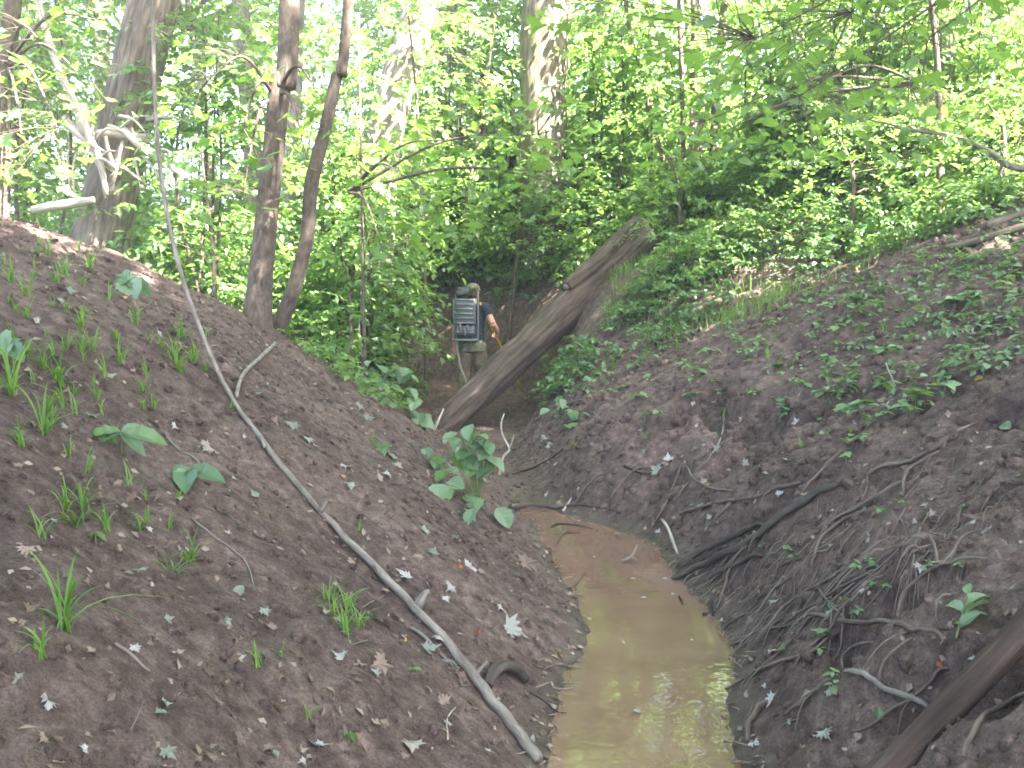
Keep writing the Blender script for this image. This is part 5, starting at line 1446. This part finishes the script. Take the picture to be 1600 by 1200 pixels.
# ------------------------------------------------------------ the worker in the gully
def remesh(mb, name, voxel, mat, parent, smooth=3):
    me = mb.mesh(name + "_raw"); o = bpy.data.objects.new(name + "_raw", me); COL.objects.link(o)
    r = o.modifiers.new("r", 'REMESH'); r.mode = 'VOXEL'; r.voxel_size = voxel; r.use_smooth_shade = True
    s = o.modifiers.new("s", 'SMOOTH'); s.iterations = smooth; s.factor = .5
    dg = bpy.context.evaluated_depsgraph_get(); ev = o.evaluated_get(dg)
    out = bpy.data.meshes.new_from_object(ev); out.name = name
    bpy.data.objects.remove(o); bpy.data.meshes.remove(me)
    out.materials.clear(); out.materials.append(mat)
    n = bpy.data.objects.new(name, out); COL.objects.link(n); n.parent = parent
    return n
skin = plain("skin", (.46, .26, .19), .55, .35, .08, 20, .05)
shirt_m = plain("dark_cloth", (.030, .036, .048), .9, .1, .25, 25, .4)
camo_m, nt, bb = mat_new("camouflage_cloth")
tc = N(nt, "ShaderNodeTexCoord"); cr = ramp(nt, [(.40, (.09, .10, .05)), (.47, (.17, .18, .11)), (.54, (.06, .055, .04)), (.60, (.22, .24, .19))], noise(nt, tc.outputs["Object"], 16, 2, .5).outputs["Fac"])
cr.color_ramp.interpolation = 'CONSTANT'; nt.links.new(cr.outputs[0], bb.inputs["Base Color"]); bb.inputs["Roughness"].default_value = .9
khaki = plain("khaki_cloth", (.165, .125, .085), .9, .1, .2, 14, .6)
camo2, nt, bb = mat_new("mottled_trouser_cloth")
tc = N(nt, "ShaderNodeTexCoord"); cr = ramp(nt, [(.40, (.10, .075, .05)), (.48, (.20, .155, .105)), (.58, (.14, .11, .075)), (.64, (.25, .20, .145))], noise(nt, tc.outputs["Object"], 9, 3, .6).outputs["Fac"])
nt.links.new(cr.outputs[0], bb.inputs["Base Color"]); bb.inputs["Roughness"].default_value = .9
bp_ = N(nt, "ShaderNodeBump"); bp_.inputs["Strength"].default_value = .7; bp_.inputs["Distance"].default_value = .02
nt.links.new(noise(nt, tc.outputs["Object"], 11, 3).outputs["Fac"], bp_.inputs["Height"]); nt.links.new(bp_.outputs[0], bb.inputs["Normal"])
boot_m = plain("dark_rubber", (.05, .045, .035), .5, .4)
hair_m = plain("brown_hair", (.06, .04, .025), .7, .3, .3, 60, .5)
pack_m = plain("grey_plastic", (.12, .13, .14), .5, .4, .12, 12, .1)
pack_d = plain("dark_pack_cloth", (.035, .040, .042), .8, .2, .25, 20, .4)
frame_m = plain("light_grey_frame", (.13, .14, .15), .4, .4, .08, 12, .05)
yellow_m = plain("yellow_paint", (.62, .36, .012), .4, .45, .08, 12, .05)
hose_m = plain("grey_rubber_hose", (.22, .19, .165), .6, .3)

fx, fy = float(at(738, 640, 14.3)[0]), 14.3
fz = H(fx, fy)
man = empty("person", (fx, fy, fz), -.22)
tag(man, "person seen from behind in dark shirt and khaki trousers walking up the gully", "person")
b = MB()
b.tube([(0, .0, .90), (0, -.01, 1.0), (0, .0, 1.14), (0, .015, 1.30), (0, .02, 1.42), (0, .03, 1.49)], [.145, .155, .14, .165, .16, .07], 18, 20, flat=.72)
b.tube([(0, .03, 1.44), (0, .045, 1.55)], [.062, .058], 12, 5)
b.ball((0, .06, 1.635), (.078, .098, .118), 20, 14); b.ball((0, .10, 1.585), (.058, .07, .06), 14, 10)
b.ball((0, .165, 1.625), (.014, .022, .02), 8, 6)                        # nose
for s in (-1, 1):
    b.ball((s * .079, .05, 1.625), (.012, .022, .032), 8, 6)            # ears
    b.tube([(s * .10, .025, 1.44), (s * .17, .01, 1.425), (s * .195, .0, 1.40)], [.06, .062, .058], 12, 6)
b.tube([(-.19, 0, 1.41), (-.225, -.02, 1.27), (-.245, -.03, 1.12)], [.056, .050, .040], 12, 10)
b.tube([(-.245, -.03, 1.12), (-.262, .0, .98), (-.272, .03, .87)], [.042, .038, .027], 12, 10)
b.tube([(.19, 0, 1.41), (.255, -.02, 1.30), (.310, -.03, 1.19)], [.056, .052, .044], 12, 10)
b.tube([(.310, -.03, 1.19), (.335, .05, 1.12), (.335, .13, 1.06)], [.045, .040, .029], 12, 10)
def hand(w, dirs, palm_n, side, curl):
    """palm, four unequal bent fingers and a thumb from the side of the palm"""
    w = np.array(w); d = np.array(dirs, float); d /= np.linalg.norm(d); n = np.array(palm_n, float); n -= d * (n @ d); n /= np.linalg.norm(n); x = np.cross(d, n) * side
    b.tube([w, w + d * .05, w + d * .095], [.026, .034, .032], 10, 6, flat=.6)
    for k, (o_, L) in enumerate([(-.027, .068), (-.009, .078), (.009, .073), (.027, .056)]):
        p0 = w + d * .085 + x * o_; p1 = p0 + d * L * .45 + n * curl * L * .25; p2 = p1 + d * L * (.35 - .3 * curl) + n * curl * L * .5; p3 = p2 + d * L * (.2 - .4 * curl) + n * curl * L * .35
        b.tube([p0, p1, p2, p3], [.0105, .010, .0095, .008], 8, 9)
    t0 = w + d * .03 - x * .026; t1 = t0 - x * .022 + d * .03 + n * .012; t2 = t1 + d * .032 + n * .02 * (1 + curl)
    b.tube([t0, t1, t2], [.013, .012, .010], 8, 7)
hand((-.272, .03, .87), (-.02, .12, -1), (.2, .9, .1), 1, .35)
hand((.335, .13, 1.06), (-.25, .9, -.35), (-.9, -.1, -.1), 1, .9)
for s, kn, an, tt in [(-1, (-.105, .02, .50), (-.11, -.10, .10), (-.12, .06, .045)), (1, (.105, .10, .51), (.105, .06, .10), (.115, .22, .045))]:
    b.tube([(s * .09, 0, .93), (s * .10, .03 if s > 0 else .01, .72), kn], [.095, .085, .058], 14, 10)
    b.tube([kn, ((kn[0] + an[0]) / 2, (kn[1] + an[1]) / 2 - .02, .32), an], [.056, .055, .038], 12, 10)
    b.tube([(an[0], an[1] - .04, .05), tt], [.045, .035], 10, 6)
remesh(b, "body", .009, skin, man)
c = MB()
c.tube([(0, .0, .84), (0, -.01, .98), (0, .0, 1.14), (0, .015, 1.30), (0, .02, 1.41), (0, .03, 1.475)], [.185, .180, .165, .185, .180, .085], 20, 20, .05, 4, flat=.78)
for s in (-1, 1):
    c.tube([(s * .09, .025, 1.435), (s * .19, 0, 1.41)], [.078, .080], 12, 6); c.ball((s * .198, 0, 1.405), .084, 12, 8)
c.tube([(-.19, 0, 1.41), (-.225, -.02, 1.27), (-.24, -.028, 1.18)], [.072, .070, .068], 12, 10, .08, 3)
c.tube([(.19, 0, 1.41), (.225, -.01, 1.35), (.250, -.02, 1.30)], [.072, .070, .068], 12, 10, .08, 5)
remesh(c, "shirt", .014, shirt_m, man, 2)
c = MB(); c.tube([(0, -.005, .80), (0, -.01, .88), (0, -.01, .955)], [.196, .190, .183], 20, 8, .08, 2, flat=.80); remesh(c, "shirt_tail", .014, camo_m, man, 2)
c = MB()
c.tube([(0, 0, .80), (0, 0, .90), (0, 0, .97)], [.165, .170, .155], 16, 8, flat=.78)
for s, kn, an in [(-1, (-.105, .02, .50), (-.11, -.10, .10)), (1, (.105, .10, .51), (.105, .06, .10))]:
    c.tube([(s * .085, 0, .90), (s * .10, .03 if s > 0 else .01, .70), kn], [.112, .108, .088], 14, 12, .10, 3 + s)
    c.tube([kn, ((kn[0] + an[0]) / 2, (kn[1] + an[1]) / 2 - .02, .32), (an[0], an[1], .14)], [.088, .086, .078], 14, 12, .14, 7 + s)
    c.box((kn[0] + s * .075, kn[1] - .02, .60), (.05, .13, .17), None, .02)
remesh(c, "trousers", .013, camo2, man, 2)
for s, an, tt in [(-1, (-.11, -.10, .10), (-.12, .06, .045)), (1, (.105, .06, .10), (.115, .22, .045))]:
    c = MB(); c.tube([(an[0], an[1], .24), (an[0], an[1], .12), (an[0], an[1] - .01, .05)], [.060, .055, .058], 12, 6); c.tube([(an[0], an[1] - .05, .05), (tt[0], tt[1] + .03, .045)], [.055, .048], 12, 6)
    remesh(c, "boot", .012, boot_m, man, 2)
c = MB(); c.ball((0, .035, 1.615), (.083, .085, .095), 16, 10); remesh(c, "hair", .012, hair_m, man, 1)
c = MB(); c.ball((0, .055, 1.69), (.098, .118, .075), 20, 12); c.tube([(0, .055, 1.662), (0, .055, 1.69)], [.104, .10], 20, 4); c.box((0, .19, 1.668), (.15, .12, .014), None, .006)
remesh(c, "cap", .010, camo_m, man, 2)
# pack with its ladder frame (top-level: it is carried)
pk = empty("backpack", (fx, fy, fz), -.22)
tag(pk, "grey ladder-framed backpack worn by the person, dark rolls on top", "backpack")
zr_ = Matrix.Rotation(0, 3, 'X')
def pb(name, c, s, mt, bev=.01, par=pk):
    m_ = MB(); m_.box(c, s, None, bev); o = m_.build(name, mt, None, (0, 0, 0)); o.parent = par; return o
pb("upper_case", (-.03, -.235, 1.36), (.27, .14, .34), pack_m, .025)
pb("lower_case", (-.03, -.225, 1.10), (.25, .13, .13), pack_m, .02)
pb("pouch", (-.03, -.215, 1.01), (.22, .11, .06), pack_d, .015)
pb("shelf", (-.03, -.24, .965), (.34, .20, .035), frame_m, .01)
for s in (-1, 1):
    m_ = MB(); m_.tube([(-.03 + s * .165, -.19, .95), (-.03 + s * .165, -.19, 1.3), (-.03 + s * .16, -.17, 1.60)], [.014] * 3, 8, 12); m_.tube([(-.03 + s * .15, -.31, 1.19), (-.03 + s * .15, -.32, 1.53)], [.012, .012], 8, 6)
    o = m_.build("rail", frame_m, None, (0, 0, 0)); o.parent = pk
    m_ = MB(); m_.tube([(s * .08, -.12, 1.44), (s * .10, .02, 1.485), (s * .12, .13, 1.40), (s * .14, .14, 1.25), (s * .15, .02, 1.08), (s * .13, -.14, 1.03)], [.02] * 6, 8, 24, flat=.5)
    o = m_.build("shoulder_strap", pack_d, None, (0, 0, 0)); o.parent = pk
for z in (1.20, 1.27, 1.33, 1.395, 1.46, 1.525, 1.07):
    m_ = MB(); m_.tube([(-.18, -.315, z), (.12, -.315, z)], [.011, .011], 7, 5); o = m_.build("crossbar", frame_m, None, (0, 0, 0)); o.parent = pk
for (x, z) in [(-.09, 1.20), (.02, 1.18), (-.03, 1.13)]:
    m_ = MB(); m_.tube([(x, -.33, z), (x + .01, -.335, z - .05), (x + .02, -.325, z - .11)], [.012, .011, .010], 7, 8); o = m_.build("latch", frame_m, None, (0, 0, 0)); o.parent = pk
m_ = MB(); m_.tube([(-.16, -.21, 1.61), (.02, -.21, 1.63)], [.055, .05], 12, 10, .25, 3); m_.tube([(-.15, -.17, 1.66), (.0, -.17, 1.675)], [.045, .042], 12, 8, .25, 6); o = m_.build("bedroll", pack_d, None, (0, 0, 0)); o.parent = pk
m_ = MB(); m_.tube([(-.16, -.22, .95), (-.15, -.24, .82), (-.09, -.25, .55), (.03, -.25, .28), (.13, -.26, .17)], [.020, .020, .019, .017, .012], 9, 30); o = m_.build("tail_cable", hose_m, None, (0, 0, 0)); o.parent = pk
# yellow pole in the right hand
e = ground(817, 616); top_ = at(750, 474, 14.2)
pole = empty("yellow_pole", e); tag(pole, "long yellow pole held slanting by the person, its tip behind the leaning log", "pole")
m_ = MB(); m_.tube([top_, (top_ + e) / 2, e + np.array([0, 0, .01])], [.017, .017, .015], 10, 10); m_.build("shaft", yellow_m, pole)
m_ = MB(); q0 = top_ + (e - top_) * .50; q1 = top_ + (e - top_) * .63; m_.tube([q0, q1], [.021, .021], 10, 4); m_.build("grip", pack_d, pole)

# ------------------------------------------------------------ haze volume added to imitate veiling lens glare
hm = MB(); hm.box((0, 38, 14), (170, 150, 38))
hz = hm.build("haze", None, None, (0, 0, 0), False); tag(hz, "added haze standing in for the pale lens veil", None, None, 'stuff')
hmat = bpy.data.materials.new("haze"); hmat.use_nodes = True; hn = hmat.node_tree
hn.nodes.remove(hn.nodes["Principled BSDF"])
pv = hn.nodes.new("ShaderNodeVolumePrincipled"); pv.inputs["Color"].default_value = (.95, .97, .95, 1); pv.inputs["Density"].default_value = .0030; pv.inputs["Anisotropy"].default_value = .2
hn.links.new(pv.outputs[0], hn.nodes["Material Output"].inputs["Volume"])
hz.data.materials.clear(); hz.data.materials.append(hmat)
